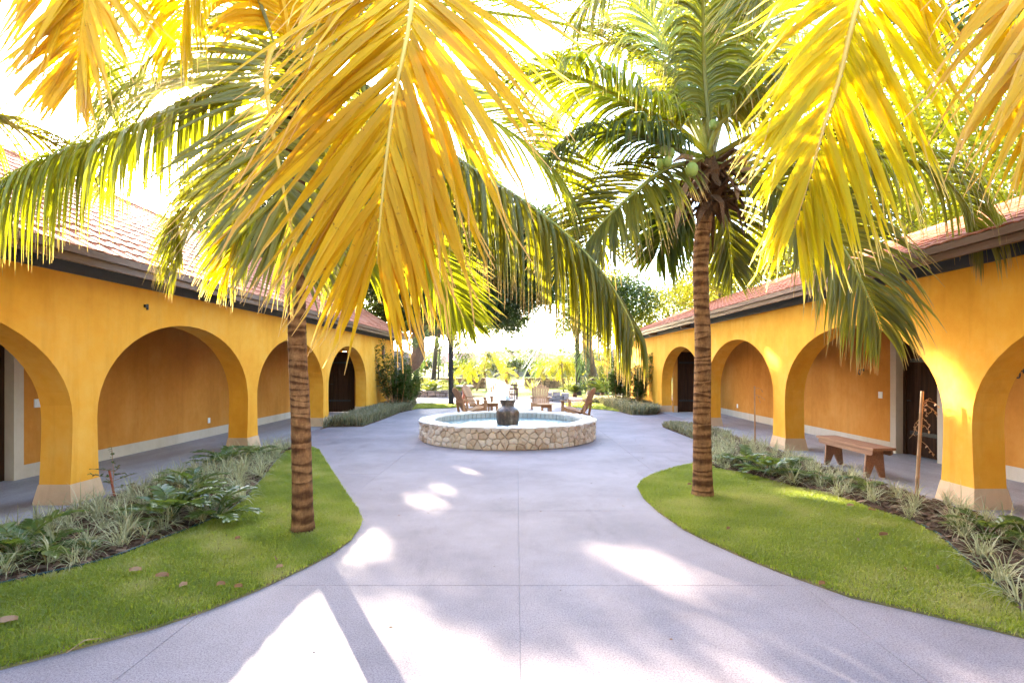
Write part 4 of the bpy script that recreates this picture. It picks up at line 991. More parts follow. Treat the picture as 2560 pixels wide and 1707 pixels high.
# ---- near right palm, its trunk just outside the frame
b = Vector((4.45, 4.25, 0)); C3 = Vector((4.35, 4.1, 5.0))
p3 = thing('coconut_palm', 'coconut palm at the right edge whose yellow fronds hang in from above', 'palm tree', b)
palm_trunk(p3, [b, (4.4, 4.2, 2), (4.36, 4.12, 3.8), C3], .11, .09, rings=60, n=14)
crown_fibre(p3, C3, 1.0, 20)
frond(p3, [C3]+pp([(2450, -330, 3.9), (2240, -220, 3.6), (2146, 0, 3.5), (2100, 184, 3.45), (2062, 306, 3.4), (2024, 440, 3.4), (1985, 570, 3.4)]), 1.06, 66, Vector((.1, -1, .15)), .5, 'yellow_leaf', .043, .26, 52, 18, solo=200, dens=1.5, curl=.35, pet='petiole_gold', label='yellow frond hanging in front of the tree')
frond(p3, [C3]+pp([(2700, -380, 3.5), (2665, -150, 3.2), (2640, 50, 3.1), (2625, 220, 3.05), (2615, 330, 3.0)]), 1.25, 56, Vector((.1, -1, .1)), .55, 'gold_leaf', .044, .12, 52, 22, solo=112, curl=.5, vee=.08, pet='petiole_gold', label='golden frond with torn curling tips')
frond(p3, [C3]+pp([(2560, -40, 4.6), (2444, 69, 4.9), (2330, 60, 5.1), (2234, 60, 5.2), (2100, 120, 5.4)]), .85, 50, Vector((0, -.5, .8)), 1.3, 'green_leaf', .036, .1, 68, 24)
frond(p3, [C3]+pp([(2300, -420, 3.9), (1950, -330, 3.8), (1720, -190, 3.7), (1580, -90, 3.7), (1470, 20, 3.7)]), 1.0, 70, Vector((0, -.4, 1)), 3.2, 'lime_leaf', .036, .2, 60, 26, curl=.1)
frond(p3, [C3]+pp([(2350, -200, 4.4), (2120, -190, 4.7), (1960, -90, 5.0), (1870, 30, 5.1)]), .8, 50, Vector((0, -.6, .8)), 1.2, 'olive_leaf', .036, .2, 64, 24)
frond(p3, [C3, C3+Vector((.4, .5, .8)), C3+Vector((1.1, 1.3, .9)), C3+Vector((1.6, 2.1, .3))], .8, 36, UPV, 1.4, 'olive_leaf', .04, .2, 66, 24)
frond(p3, [C3, C3+Vector((.5, -.5, .8)), C3+Vector((1.2, -1.2, .9)), C3+Vector((1.7, -1.9, .2))], .8, 36, UPV, 1.4, 'olive_leaf', .04, .2, 66, 24)

# ---- distant palms
def generic_palm(name, label, base, top, r0, r1, nf, fl, L, mats, group, n=26, w=.03, trunk='small_palm_trunk', droop=1.5, hang=(.15, 1.25), rings=26, mid=None):
    base = Vector(base); top = Vector(top); root = thing(name, label, 'palm tree', base, group)
    md = mid or base.lerp(top, .5)
    palm_trunk(root, [base-Vector((0, 0, .1)), Vector(md), top], r0, r1, trunk, rings, 10, 1.2)
    m = MB(); m.tube([top-Vector((0, 0, r1*5)), top-Vector((0, 0, r1*2)), top+Vector((0, 0, r1*2))], [r1*1.1, r1*2.1, r1*.8], 8, jit=.2); part('crown_base', m, 'fibre', root)
    for k in range(nf):
        az = k*2.399+R.uniform(-.25, .25); el = hang[1]+(hang[0]-hang[1])*(k/(nf-1))**.8+R.uniform(-.08, .08)
        h = Vector((math.cos(az), math.sin(az), 0)); f = fl*R.uniform(.85, 1.1)
        pts = []
        for s in (0, .2, .45, .7, 1):
            a = el-1.55*s*s*(.8 if el > 1 else 1)
            pts.append(top+h*f*s*math.cos(el*.85-.35*s)+UPV*(f*s*math.sin(el)-f*.62*s*s*(1.1-.4*(el > .9))))
        frond(root, pts, L, n, UPV+h*.1, droop*1.5, R.choice(mats), w, .14, 66, 24, rr=.012, nseg=5, dens=1.0)
    return root
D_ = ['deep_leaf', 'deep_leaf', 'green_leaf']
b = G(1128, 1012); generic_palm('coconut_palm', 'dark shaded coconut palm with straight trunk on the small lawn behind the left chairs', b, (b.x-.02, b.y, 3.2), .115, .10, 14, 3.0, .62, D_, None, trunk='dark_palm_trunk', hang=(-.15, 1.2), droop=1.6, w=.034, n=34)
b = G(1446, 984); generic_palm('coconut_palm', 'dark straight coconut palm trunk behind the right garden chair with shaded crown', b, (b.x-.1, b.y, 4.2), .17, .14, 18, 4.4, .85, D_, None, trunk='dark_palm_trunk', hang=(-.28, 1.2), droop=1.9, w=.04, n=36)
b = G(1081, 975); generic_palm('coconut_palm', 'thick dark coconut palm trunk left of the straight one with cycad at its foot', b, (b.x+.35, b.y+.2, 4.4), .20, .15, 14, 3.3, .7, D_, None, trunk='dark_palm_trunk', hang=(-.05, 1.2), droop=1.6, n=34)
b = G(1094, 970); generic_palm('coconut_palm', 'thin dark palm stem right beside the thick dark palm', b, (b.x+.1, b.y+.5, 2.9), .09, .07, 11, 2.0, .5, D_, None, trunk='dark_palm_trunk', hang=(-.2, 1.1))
S_ = ['lime_leaf', 'lime_leaf', 'olive_leaf', 'yellow_leaf']
gp = 'small sunlit palms in the far garden'
for px, py, tx, ty, Y, fl, nf, r, lb in ((1190, 972, 1223, 884, 38, 1.9, 24, .07, 'small sunlit palm with leaning trunk and yellow crown left of the path'),
        (1154, 966, 1160, 918, 40, 1.5, 16, .08, 'small sunlit palm with swollen dark trunk beside the leaning palm'),
        (1216, 974, 1212, 930, 37.5, .9, 12, .04, 'slim low palm stem standing right of the leaning palm'),
        (1179, 968, 1180, 925, 39, 1.1, 16, .06, 'bushy little yellow palm against the left garden wall'),
        (1269, 961, 1267, 934, 50, 1.6, 18, .16, 'squat sunlit palm with short thick trunk at the bend of the path'),
        (1356, 974, 1358, 916, 38, 1.35, 22, .055, 'sunlit garden palm just behind the garden chair that faces us'),
        (1409, 977, 1404, 908, 36.5, 1.8, 28, .06, 'largest sunlit garden palm left of the dark palm trunk on the right'),
        (1423, 974, 1415, 918, 37.5, 1.2, 14, .045, 'thin leaning garden palm stem behind the largest sunlit one'),
        (1499, 962, 1500, 915, 38, 1.7, 20, .07, 'sunlit garden palm right of the dark trunk near the leaning tree')):
    b = P(px, py, Y); b.z = -.09; t_ = P(tx, ty, Y); generic_palm('garden_palm', lb, b, t_, r*1.2, r, int(nf*.8), fl*.72, fl*.26, S_, gp, n=18, w=.03, hang=(-.35, 1.25), droop=1.3, rings=14)

# ================================================================== TREES
GAPS = [((-.72, 8.2, 0), .42), ((-.95, 7.1, 0), .34), ((-1.05, 6.3, 0), .36), ((.95, 4.2, 0), .34), ((1.3, 4.35, 0), .30), ((.8, 4.75, 0), .22), ((-1.45, 5.0, 0), .40), ((3.85, 6.37, 0), .3), ((3.5, 6.5, 0), .3), ((5.2, 10.86, 1.84), .3), ((5.2, 6.43, 1.3), .32), ((5.2, 6.5, 1.7), .25)]
def leaf_cloud(cl, n, size, seed, flat=.6, spread=.42, asp=.5, gaps=None):
    """cl: list of (centre, radius xyz); returns V, quads, tone"""
    g = np.random.default_rng(seed); w = np.array([r[0]*r[1]*r[2] for _, r in cl])**.67; w /= w.sum()
    C = []; 
    for (c, r), q in zip(cl, w):
        k = max(4, int(q*n/55)); d = g.normal(size=(k, 3)); d /= np.linalg.norm(d, axis=1)[:, None]
        rad_ = g.uniform(.25, 1.0, k)**.45; C.append(np.array(c)+d*rad_[:, None]*np.array(r))
    C = np.concatenate(C); ct = g.uniform(0, 1, len(C)); idx = g.integers(0, len(C), n)
    off = g.normal(size=(n, 3))*spread*np.array([1, 1, .55]); p = C[idx]+off
    a = g.uniform(0, 2*PI, n); tilt = g.normal(0, .75, n)-.25
    D = np.stack([np.cos(a)*np.cos(tilt), np.sin(a)*np.cos(tilt), np.sin(tilt)], 1)
    X = np.stack([-np.sin(a), np.cos(a), g.normal(0, flat, n)], 1); X /= np.linalg.norm(X, axis=1)[:, None]
    if gaps:
        keep = np.ones(n, bool); sv = np.array(SUN)
        for q, rr in gaps:
            d = p-np.array(q); d = d-(d@sv)[:, None]*sv; keep &= np.sqrt((d*d).sum(1)) > rr*g.uniform(.55, 1.25, n)**1.0
        p, D, X, idx = p[keep], D[keep], X[keep], idx[keep]; n = len(p)
    L = size*g.uniform(.6, 1.35, n)[:, None]; Wd = L*asp*.5
    V = np.stack([p, p+D*L*.45-X*Wd, p+D*L, p+D*L*.45+X*Wd], 1).reshape(-1, 3)
    Q = np.arange(4*n).reshape(-1, 4); tone = np.repeat(np.clip(ct[idx]*.7+g.uniform(0, .3, n), 0, 1), 4)
    return V, Q, tone
def limb(m, a, b, r0, r1, wob=.25, n=7):
    a = Vector(a); b = Vector(b); pts = [a.lerp(b, i/5)+Vector((R.uniform(-wob, wob), R.uniform(-wob, wob), R.uniform(-wob, wob)))*(0 if i in (0, 5) else 1)*.5 for i in range(6)]
    m.tube(crom(pts, 12), [r0+(r1-r0)*i/12 for i in range(13)], n, jit=.06)
def tree(label, base, fork, lobes, n, size, mat, r=.3, bark='bark', seed=1, name='broad_tree', cat='tree', group=None, spread=.45, trunk_mid=None):
    base = Vector(base); fork = Vector(fork); root = thing(name, label, cat, base, group)
    m = MB(); pts = [base-Vector((0, 0, .15)), Vector(trunk_mid) if trunk_mid else base.lerp(fork, .5)+Vector((R.uniform(-.15, .15), R.uniform(-.15, .15), 0)), fork]
    m.tube(crom(pts, 14), [r*(1.35*math.exp(-i*.6)+1-.28*i/14) for i in range(15)], 12, jit=.06); part('trunk', m, bark, root, smooth=True)
    for c, rr in lobes:
        c = Vector(c); m = MB(); limb(m, fork-Vector((0, 0, .1)), c, r*.5, r*.12, .5)
        for k in range(4):
            e = c+Vector((R.uniform(-1, 1)*rr[0], R.uniform(-1, 1)*rr[1], R.uniform(-.5, .8)*rr[2]))*.8; limb(m, fork.lerp(c, R.uniform(.5, .95)), e, r*.16, r*.03, .3, 5)
        part('limb', m, bark, root, smooth=True)
    V, Q, T = leaf_cloud([(tuple(c), rr) for c, rr in lobes], n, size, seed, spread=spread, gaps=GAPS if 'shade' in mat else None)
    o = bpy.data.objects.new('crown', np_mesh('crown', V-np.array(base), Q, mat, T)); COL.objects.link(o); o.parent = root
    return root
# trees that shade the courtyard
b = G(1036, 958); tree('big dark shade tree left of centre with leaning trunk behind the arcade end', (b.x-.1, 27.0, -.09), (-5.0, 27.1, 3.4),
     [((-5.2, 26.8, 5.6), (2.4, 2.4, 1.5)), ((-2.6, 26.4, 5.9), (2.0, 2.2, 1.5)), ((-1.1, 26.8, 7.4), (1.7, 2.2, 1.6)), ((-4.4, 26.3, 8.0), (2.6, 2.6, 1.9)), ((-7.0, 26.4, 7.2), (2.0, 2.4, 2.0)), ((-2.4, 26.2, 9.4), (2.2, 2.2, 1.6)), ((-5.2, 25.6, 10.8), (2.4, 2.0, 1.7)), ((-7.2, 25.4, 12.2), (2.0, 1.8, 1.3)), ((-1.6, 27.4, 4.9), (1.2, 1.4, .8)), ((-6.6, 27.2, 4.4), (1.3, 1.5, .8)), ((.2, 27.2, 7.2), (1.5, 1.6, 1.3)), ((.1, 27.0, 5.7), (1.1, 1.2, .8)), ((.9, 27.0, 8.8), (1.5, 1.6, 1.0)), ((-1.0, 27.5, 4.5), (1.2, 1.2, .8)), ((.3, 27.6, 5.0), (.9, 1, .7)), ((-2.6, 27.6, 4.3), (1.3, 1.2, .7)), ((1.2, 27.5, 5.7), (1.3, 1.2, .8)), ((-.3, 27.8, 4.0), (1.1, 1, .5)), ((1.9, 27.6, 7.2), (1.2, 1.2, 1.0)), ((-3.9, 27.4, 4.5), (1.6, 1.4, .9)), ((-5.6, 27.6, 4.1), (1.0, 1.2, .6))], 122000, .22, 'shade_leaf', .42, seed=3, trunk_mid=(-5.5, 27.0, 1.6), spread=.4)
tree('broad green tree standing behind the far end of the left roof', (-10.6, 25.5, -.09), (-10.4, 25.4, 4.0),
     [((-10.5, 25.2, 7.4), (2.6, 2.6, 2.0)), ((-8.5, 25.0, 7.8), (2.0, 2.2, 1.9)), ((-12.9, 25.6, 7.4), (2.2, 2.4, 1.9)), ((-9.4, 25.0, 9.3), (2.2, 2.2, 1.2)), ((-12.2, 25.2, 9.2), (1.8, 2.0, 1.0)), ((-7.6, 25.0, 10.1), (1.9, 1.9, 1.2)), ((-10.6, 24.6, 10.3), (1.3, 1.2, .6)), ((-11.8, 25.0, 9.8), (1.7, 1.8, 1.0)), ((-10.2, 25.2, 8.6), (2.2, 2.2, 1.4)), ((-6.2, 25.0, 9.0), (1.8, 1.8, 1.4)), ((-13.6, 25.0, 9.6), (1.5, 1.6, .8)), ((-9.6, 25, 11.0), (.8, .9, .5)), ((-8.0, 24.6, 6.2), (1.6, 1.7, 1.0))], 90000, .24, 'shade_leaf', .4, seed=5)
tree('spreading tree with bent leaning trunk behind the right end wall', (4.9, 26.6+6, -.09), (4.0, 30.8, 3.8),
     [((4.6, 30.6, 5.0), (1.4, 1.6, .8)), ((6.4, 30.8, 5.4), (1.7, 2.0, 1.0)), ((5.6, 30.4, 6.2), (1.5, 1.6, .8)), ((3.6, 31.0, 4.6), (1.1, 1.2, .7)), ((3.0, 30.6, 6.2), (1.3, 1.4, .9)), ((4.6, 30.4, 4.0), (1.2, 1.2, .5))], 18000, .2, 'tree_leaf', .34, seed=7, trunk_mid=(4.3, 31.3, 1.8))
# sunlit trees behind the right roof
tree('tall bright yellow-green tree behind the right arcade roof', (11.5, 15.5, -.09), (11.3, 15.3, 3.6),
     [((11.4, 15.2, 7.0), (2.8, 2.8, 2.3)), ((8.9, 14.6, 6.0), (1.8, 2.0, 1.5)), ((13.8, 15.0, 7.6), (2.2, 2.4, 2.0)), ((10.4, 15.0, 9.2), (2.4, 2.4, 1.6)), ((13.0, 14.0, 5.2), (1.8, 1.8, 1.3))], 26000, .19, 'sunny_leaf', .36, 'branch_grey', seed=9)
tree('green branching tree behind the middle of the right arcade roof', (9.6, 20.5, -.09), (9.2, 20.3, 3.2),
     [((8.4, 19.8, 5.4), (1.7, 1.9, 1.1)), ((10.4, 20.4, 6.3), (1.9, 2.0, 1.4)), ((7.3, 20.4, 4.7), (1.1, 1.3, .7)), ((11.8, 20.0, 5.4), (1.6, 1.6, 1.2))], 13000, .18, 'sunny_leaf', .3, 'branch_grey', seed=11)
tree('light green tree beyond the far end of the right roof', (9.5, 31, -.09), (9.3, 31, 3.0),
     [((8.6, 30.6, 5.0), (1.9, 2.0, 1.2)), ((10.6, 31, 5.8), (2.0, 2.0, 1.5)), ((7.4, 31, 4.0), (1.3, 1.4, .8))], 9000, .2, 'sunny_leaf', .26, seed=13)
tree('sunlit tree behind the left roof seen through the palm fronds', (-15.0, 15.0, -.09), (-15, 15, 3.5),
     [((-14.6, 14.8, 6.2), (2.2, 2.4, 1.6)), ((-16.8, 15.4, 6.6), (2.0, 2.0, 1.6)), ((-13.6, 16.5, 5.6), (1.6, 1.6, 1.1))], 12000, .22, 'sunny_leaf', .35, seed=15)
# far tree line, each crown its own tree
far = [(-24, 62), (-17, 70), (-11, 60), (-7.5, 76), (-3.5, 84), (.2, 80), (4.6, 86), (8.5, 80), (13, 84), (18, 76), (24, 70), (30, 64), (38, 72), (-31, 68), (-40, 74), (-1.8, 110), (3.4, 116), (9, 112), (15, 108), (-9, 108), (-18, 104), (24, 106), (33, 100), (-30, 100)]
kinds = ['hazy green tree of the far tree line across the lawn', 'pale bushy tree of the far tree line across the lawn']
for i, (x, y) in enumerate(far):
    h = R.uniform(2.3, 3.6)*(1+.4*(abs(x) > 12)) if y < 90 else R.uniform(4.2, 5.6)
    tree(kinds[i % 2], (x, y, -.09), (x+R.uniform(-.3, .3), y, h*.45), [((x, y, h*.75), (h*.62, h*.6, h*.28)), ((x+h*.4, y, h*.62), (h*.4, h*.4, h*.2)), ((x-h*.42, y-.3, h*.6), (h*.38, h*.4, h*.2))], 2200, .42 if y < 90 else .6, 'tree_leaf', .14, seed=40+i, group='trees of the far tree line', spread=.5)

# ================================================================== SHRUBS AND BORDER PLANTS
def stem_shrub(label, base, stems, lsz, seed):
    root = thing('leafy_shrub', label, 'shrub', base); base = Vector(base); m = MB(); cl = []
    for dx, dy, h, lx in stems:
        a = base+Vector((dx*.35, dy*.35, 0)); e = base+Vector((dx+lx, dy, h)); mid = a.lerp(e, .5)+Vector((dx*.12, dy*.12, .05)); cv = crom([a, mid, e], 10)
        m.tube(cv, [.018-.011*i/10 for i in range(11)], 5); part
        for i, t_ in enumerate(cv):
            if i >= 3: cl.append((t_, .10+.02*i))
    part('stems', m, 'cane', root)
    V, T = [], []; k = 0; Q = []
    for c, r in cl:
        for q in range(34):
            a = R.uniform(0, 2*PI); el = R.uniform(-.3, .9); d = Vector((math.cos(a)*math.cos(el), math.sin(a)*math.cos(el), math.sin(el))); x = d.cross(UPV).normalized()
            p = c+Vector((R.gauss(0, .05), R.gauss(0, .05), R.gauss(0, .07)))+d*.02; L = lsz*R.uniform(.7, 1.2); w = L*.15; tn = R.random()
            V += [p, p+d*L*.5-x*w, p+d*L-UPV*L*.15, p+d*L*.5+x*w]; T += [tn]*4; Q.append((k, k+1, k+2, k+3)); k += 4
    V = np.array([tuple(v) for v in V])-np.array(base); o = bpy.data.objects.new('foliage', np_mesh('foliage', V, np.array(Q), 'shrub_leaf', np.array(T))); COL.objects.link(o); o.parent = root
def st(n, w, h, lean=0): return [(R.uniform(-w, w), R.uniform(-w*.7, w*.7), h*R.uniform(.55, 1.0), R.uniform(-.1, .1)+lean) for _ in range(n)]
stem_shrub('dark upright leafy shrub against the left arcade end below the hanging golden tips', (-4.55, 20.2, .02), st(16, .75, 2.0)+[(-.6, -.4, 2.25, -.15), (-.3, -.3, 2.45, -.2)], .17, 1)
stem_shrub('low dark leafy shrub in front of the left stone end wall', (-4.5, 22.3, .02), st(9, .5, 1.3), .17, 2)
stem_shrub('dark leafy shrub with bare pale stems by the far right arch', (4.62, 20.6, .02), st(10, .45, 1.8)+[(.25, -.2, 2.0, .35), (.2, .1, 1.95, .3)], .17, 3)
stem_shrub('wide dark leafy shrub beside the right stone end wall', (4.35, 23.0, .02), st(18, .8, 2.0), .18, 4)
def rosette(root, name, c, n, L, w, mat, el=(.15, 1.35), droop=.6, nseg=5, blades=None, tone=(0, 1)):
    m = MB()
    for k in range(n):
        a = k*2.399+R.uniform(-.2, .2); e = R.uniform(*el); d = Vector((math.cos(a)*math.cos(e), math.sin(a)*math.cos(e), math.sin(e)))
        leaflet_mb(m, Vector(c)+Vector((d.x*.03, d.y*.03, .02)), d, UPV if e < 1.2 else Vector((1, 0, .3)), L*R.uniform(.7, 1.1), w, droop, R.uniform(*tone), nseg)
    return part(name, m, mat, root)
ag = 'spiky plants below the garden walls'
for px, py, Y, L, lb in ((1066, 968, 38, 1.1, 'spiky pale plant between the dark trunk and the left garden wall'), (1040, 972, 36, .8, 'small spiky grey plant at the left end of the garden bed'), (1113, 972, 36.5, .9, 'spiky grey-green plant just left of the straight dark trunk'),
                      (1142, 968, 37, 1.1, 'big pale spiky plant right of the straight dark trunk'), (1090, 966, 38.5, .9, 'spiky pale plant behind the thin dark stem'), (1332, 974, 37, 1.0, 'sunlit yellow spiky plant behind the chair that faces us'),
                      (1424, 972, 38, 1.2, 'sunlit spiky plant left of the right dark trunk'), (1438, 975, 36, 1.1, 'sunlit spiky plant at the foot of the right dark trunk'), (1468, 976, 36, 1.3, 'largest sunlit spiky plant right of the right dark trunk'), (1484, 970, 38, 1.1, 'sunlit spiky plant before the right end of the garden wall')):
    b = P(px, py, Y); b.z = -.09; t = thing('spiky_plant', lb, 'plant', b, ag); rosette(t, 'leaves', b, 46, L, .075, 'agave_leaf', (.25, 1.5), .35)
def cycad(label, b, L, n):
    b = Vector(b); t = thing('cycad', label, 'plant', b); m = MB(); m.tube([b-Vector((0, 0, .05)), b+Vector((0, 0, .14)), b+Vector((0, 0, .24))], [.12, .13, .07], 9, jit=.12); part('trunk', m, 'fibre', t)
    for k in range(n):
        a = k*2.399; e = R.uniform(.25, 1.25); h = Vector((math.cos(a), math.sin(a), 0)); f = L*R.uniform(.8, 1.1); c = b+Vector((0, 0, .22))
        frond(t, [c, c+h*f*.4*math.cos(e)+UPV*f*.42*math.sin(e), c+h*f*.75*math.cos(e*.8)+UPV*f*.62*math.sin(e*.9), c+h*f*math.cos(e*.6)+UPV*f*(.62*math.sin(e)-.12)], f*.2, 20, UPV, .25, 'green_leaf' if k % 3 else 'deep_leaf', .022, .1, 60, 30, rr=.01, nseg=5)
b = G(1081, 991); cycad('dark cycad at the foot of the thick dark palm behind the kerb wall', (b.x, b.y, 0), 1.15, 26)
b = G(1150, 990); cycad('smaller dark cycad just right of the straight dark trunk', (b.x, b.y, 0), .95, 22)
b = G(1506, 992); cycad('big round dark cycad right of the dark palm trunk', (b.x, b.y, 0), 1.35, 34)
b = G(1437, 992); cycad('dark low cycad behind the right garden chair', (b.x, b.y, 0), .9, 22)

def zamia(label, b, L, n, s, half=None):
    b = Vector(b); t = thing('zamia_plant', label, 'plant', b, 'zamia plants with broad oval leaflets in the mulch beds')
    for k in range(n):
        a = k*2.399+s; e = R.uniform(.35, 1.15); h = Vector((math.cos(a), math.sin(a), 0)); f = L*R.uniform(.75, 1.1)
        pts = [b, b+h*f*.35*math.cos(e)+UPV*f*.4*math.sin(e), b+h*f*.7*math.cos(e*.85)+UPV*f*.62*math.sin(e*.9), b+h*f*math.cos(e*.7)+UPV*f*(.7*math.sin(e)-.08)]
        cv = crom(pts, 24); m = MB(); m.tube(cv[::3], [.008-.0007*i for i in range(len(cv[::3]))], 5)
        tone = R.uniform(.1, .8)
        for i in range(9):
            tt = .32+.68*i/8.5; idx = min(23, int(tt*24)); c = cv[idx]; T = (cv[idx+1]-cv[idx]).normalized(); S = T.cross(UPV).normalized(); N = S.cross(T)
            for sd in (-1, 1):
                al = rad(68-38*tt); d = (T*math.cos(al)+S*sd*math.sin(al)+N*R.uniform(.15, .45)).normalized(); ll = .135*L/.55*R.uniform(.85, 1.1)*(1 if tt < .85 else .8); w = ll*.40
                ax = d.cross(N).normalized(); Nn = ax.cross(d)
                vs = []
                for q, ww in ((0, .12), (.25, .75), (.55, 1.), (.82, .8), (1, .2)):
                    o = c+d*ll*q-UPV*.03*q*q; vs += [o-ax*w*ww*.5+Nn*w*.10, o-Nn*w*.05, o+ax*w*ww*.5+Nn*w*.10]
                kk = m.verts(vs, min(1, max(0, tone+R.uniform(-.25, .25))), .2)
                for q in range(4): j = kk+q*3; m.f += [(j, j+1, j+4, j+3), (j+1, j+2, j+5, j+4)]
        part('frond', m, 'zamia_leaf', t)
for k, (px, py, L, n, lb) in enumerate(((430, 1300, .62, 11, 'largest zamia in the middle of the left bed near the green edging'), (540, 1298, .50, 9, 'zamia spreading over the green edging of the left bed'), (480, 1232, .55, 9, 'zamia behind the largest one in the left bed'),
        (560, 1168, .55, 9, 'upright zamia before the second left pier'), (635, 1150, .48, 8, 'zamia right of the second left pier'), (48, 1400, .55, 8, 'zamia at the left frame edge in the left bed'), (95, 1395, .42, 7, 'small zamia beside the one at the left edge'),
        (1868, 1168, .52, 9, 'zamia in the right bed just right of the palm trunk'), (1925, 1190, .58, 10, 'largest zamia of the right bed before the pier'), (1985, 1200, .45, 8, 'right zamia of the pair near the second right pier'),
        (2085, 1216, .34, 6, 'small zamia in the right bed left of the bench'), (2165, 1230, .36, 7, 'small zamia in the right bed under the bench end'), (2470, 1345, .42, 7, 'zamia in front of the nearest right pier'), (2570, 1370, .45, 7, 'zamia at the right frame edge'))):
    zamia(lb, G(px, py, .02), L, n, k*1.3)

# variegated grass clumps
protos = []
for v in range(7):
    m = MB(); n = 46
    for k in range(n):
        a = R.uniform(0, 2*PI); e = R.uniform(.55, 1.45); d = Vector((math.cos(a)*math.cos(e), math.sin(a)*math.cos(e), math.sin(e)))
        leaflet_mb(m, Vector((R.gauss(0, .022), R.gauss(0, .022), 0)), d, UPV if e < 1.1 else Vector((math.cos(a), math.sin(a), .4)), R.uniform(.22, .42), .0092, R.uniform(1.4, 3.6), min(1, max(0, R.gauss(.5, .28))), 5)
    protos.append(m.mesh('grass_clump', 'liriope_leaf'))
def clumps(poly, n, y0, y1, dmin, label, group, smin=.75, smax=1.15, zz=.02):
    pts = []; xs = [p[0] for p in poly]; tries = 0
    while len(pts) < n and tries < 20000:
        tries += 1; x = R.uniform(min(xs), max(xs)); y = R.uniform(y0, y1)
        if not in_poly(np.array([x]), np.array([y]), poly)[0]: continue
        dm = dmin*(1 if y < 7 else .85)
        if any((x-a)**2+(y-b)**2 < dm*dm for a, b in pts): continue
        pts.append((x, y))
    xs_ = sorted(p[0] for p in pts)
    for x, y in pts:
        side = group.split()[-2]; row = 'beside the gallery floor' if abs(x) > 4.35+(.25 if side == 'right' else 0) else 'toward the lawn edging'
        zone = 'nearest us' if y < 4.9 else ('around the zamias and pier' if y < 7.5 else 'toward the fountain end')
        label = 'cream striped grass clump %s, %s bed %s' % (row, side, zone)
        o = piece('grass_clump', R.choice(protos), None, (x, y, zz), (R.uniform(-.1, .1), R.uniform(-.1, .1), R.uniform(0, 6.3)), (R.uniform(smin, smax),)*3)
        tag(o, label, 'grass clump', group)
clumps(bedL, 120, 2.8, 10.6, .215, 'cream striped grass clump growing in the left mulch bed', 'striped grass clumps in the left bed')
clumps(bedR, 105, 2.8, 12.3, .25, 'cream striped grass clump growing in the right mulch bed', 'striped grass clumps in the right bed', .65, 1.1)
# far strips of dry ground cover: nobody could count them
def cover(name, poly, n, h, seed):
    g = np.random.default_rng(seed); xs = np.array([p[0] for p in poly]); ys = np.array([p[1] for p in poly]); X = g.uniform(xs.min(), xs.max(), n*3); Y = g.uniform(ys.min(), ys.max(), n*3)
    k = in_poly(X, Y, poly); X = X[k][:n]; Y = Y[k][:n]; n = len(X); a = g.uniform(0, 2*PI, n); l = g.uniform(.1, .9, n)*h; hh = h*g.uniform(.4, 1.1, n); w = .012
    dx, dy = np.cos(a), np.sin(a); b = np.stack([X, Y, np.full(n, .01)], 1); s = np.stack([-dy*w, dx*w, np.zeros(n)], 1); mid = b+np.stack([dx*l*.4, dy*l*.4, hh*.8], 1); tip = b+np.stack([dx*l, dy*l, hh], 1)
    V = np.stack([b-s, b+s, mid+s*.8, mid-s*.8, tip], 1).reshape(-1, 3); i = np.arange(n)[:, None]*5
    Q = i+np.array([[0, 1, 2, 3]]); T = i+np.array([[3, 2, 4]]); tone = np.repeat(g.uniform(0, 1, n), 5)
    o = bpy.data.objects.new(name, np_mesh(name, V, Q, 'cover_grass', tone, None, T)); COL.objects.link(o); o['kind'] = 'stuff'
cover('ground_cover', farL_bed, 14000, .30, 21); cover('ground_cover', farR_bed, 16000, .32, 22)
tipR = [p for p in bedR if p[1] > 10.2]
cover('ground_cover', tipR, 5000, .16, 23)
# lawn blades
def lawn_blades(name, poly, dens, h, seed):
    g = np.random.default_rng(seed); xs = np.array([p[0] for p in poly]); ys = np.array([p[1] for p in poly]); A = (xs.max()-xs.min())*(ys.max()-ys.min()); n = int(A*dens)
    X = g.uniform(xs.min(), xs.max(), n); Y = g.uniform(ys.min(), ys.max(), n)
    vis = (np.abs(X) < Y*1.02+.25); k = in_poly(X, Y, poly) & vis; X = X[k]; Y = Y[k]; n = len(X)
    X = X+g.normal(0, .010, n); Y = Y+g.normal(0, .010, n)
    # patchiness: a few smooth random waves
    f = np.zeros(n)
    for q in range(14):
        kx, ky = g.normal(0, 2.6, 2)*(1+q*.22); f += np.sin(kx*X+ky*Y+g.uniform(0, 6.3))/(1+q*.1)
    f = f/f.std(); dry = np.clip(.42+.17*f, 0, 1)
    hh = h*g.uniform(.5, 1.25, n)*(1.05-.35*dry); a = g.uniform(0, 2*PI, n); l = hh*g.uniform(.2, 1.3, n); w = g.uniform(.0016, .0034, n)*(1+Y*.05)
    dx, dy = np.cos(a), np.sin(a); b = np.stack([X, Y, np.full(n, .012)], 1); z0 = np.zeros(n); s = np.stack([-dy*w, dx*w, z0], 1)
    mid = b+np.stack([dx*l*.35, dy*l*.35, hh*.65], 1); tip = b+np.stack([dx*l, dy*l, hh], 1)
    V = np.stack([b-s, b+s, mid+s*.8, mid-s*.8, tip], 1).reshape(-1, 3); i = np.arange(n)[:, None]*5
    tone = np.repeat(np.clip((dry-.42)*1.7+.44+g.normal(0, .2, n), 0, 1), 5); tip_ = np.tile([0, 0, .5, .5, 1.], n)
    o = bpy.data.objects.new(name, np_mesh(name, V, i+np.array([[0, 1, 2, 3]]), 'grass_blade', tone, tip_, i+np.array([[3, 2, 4]]))); COL.objects.link(o); o['kind'] = 'stuff'
lawn_blades('lawn_grass', lawnL, 17000, .036, 31); lawn_blades('lawn_grass', lawnR, 15000, .036, 32)
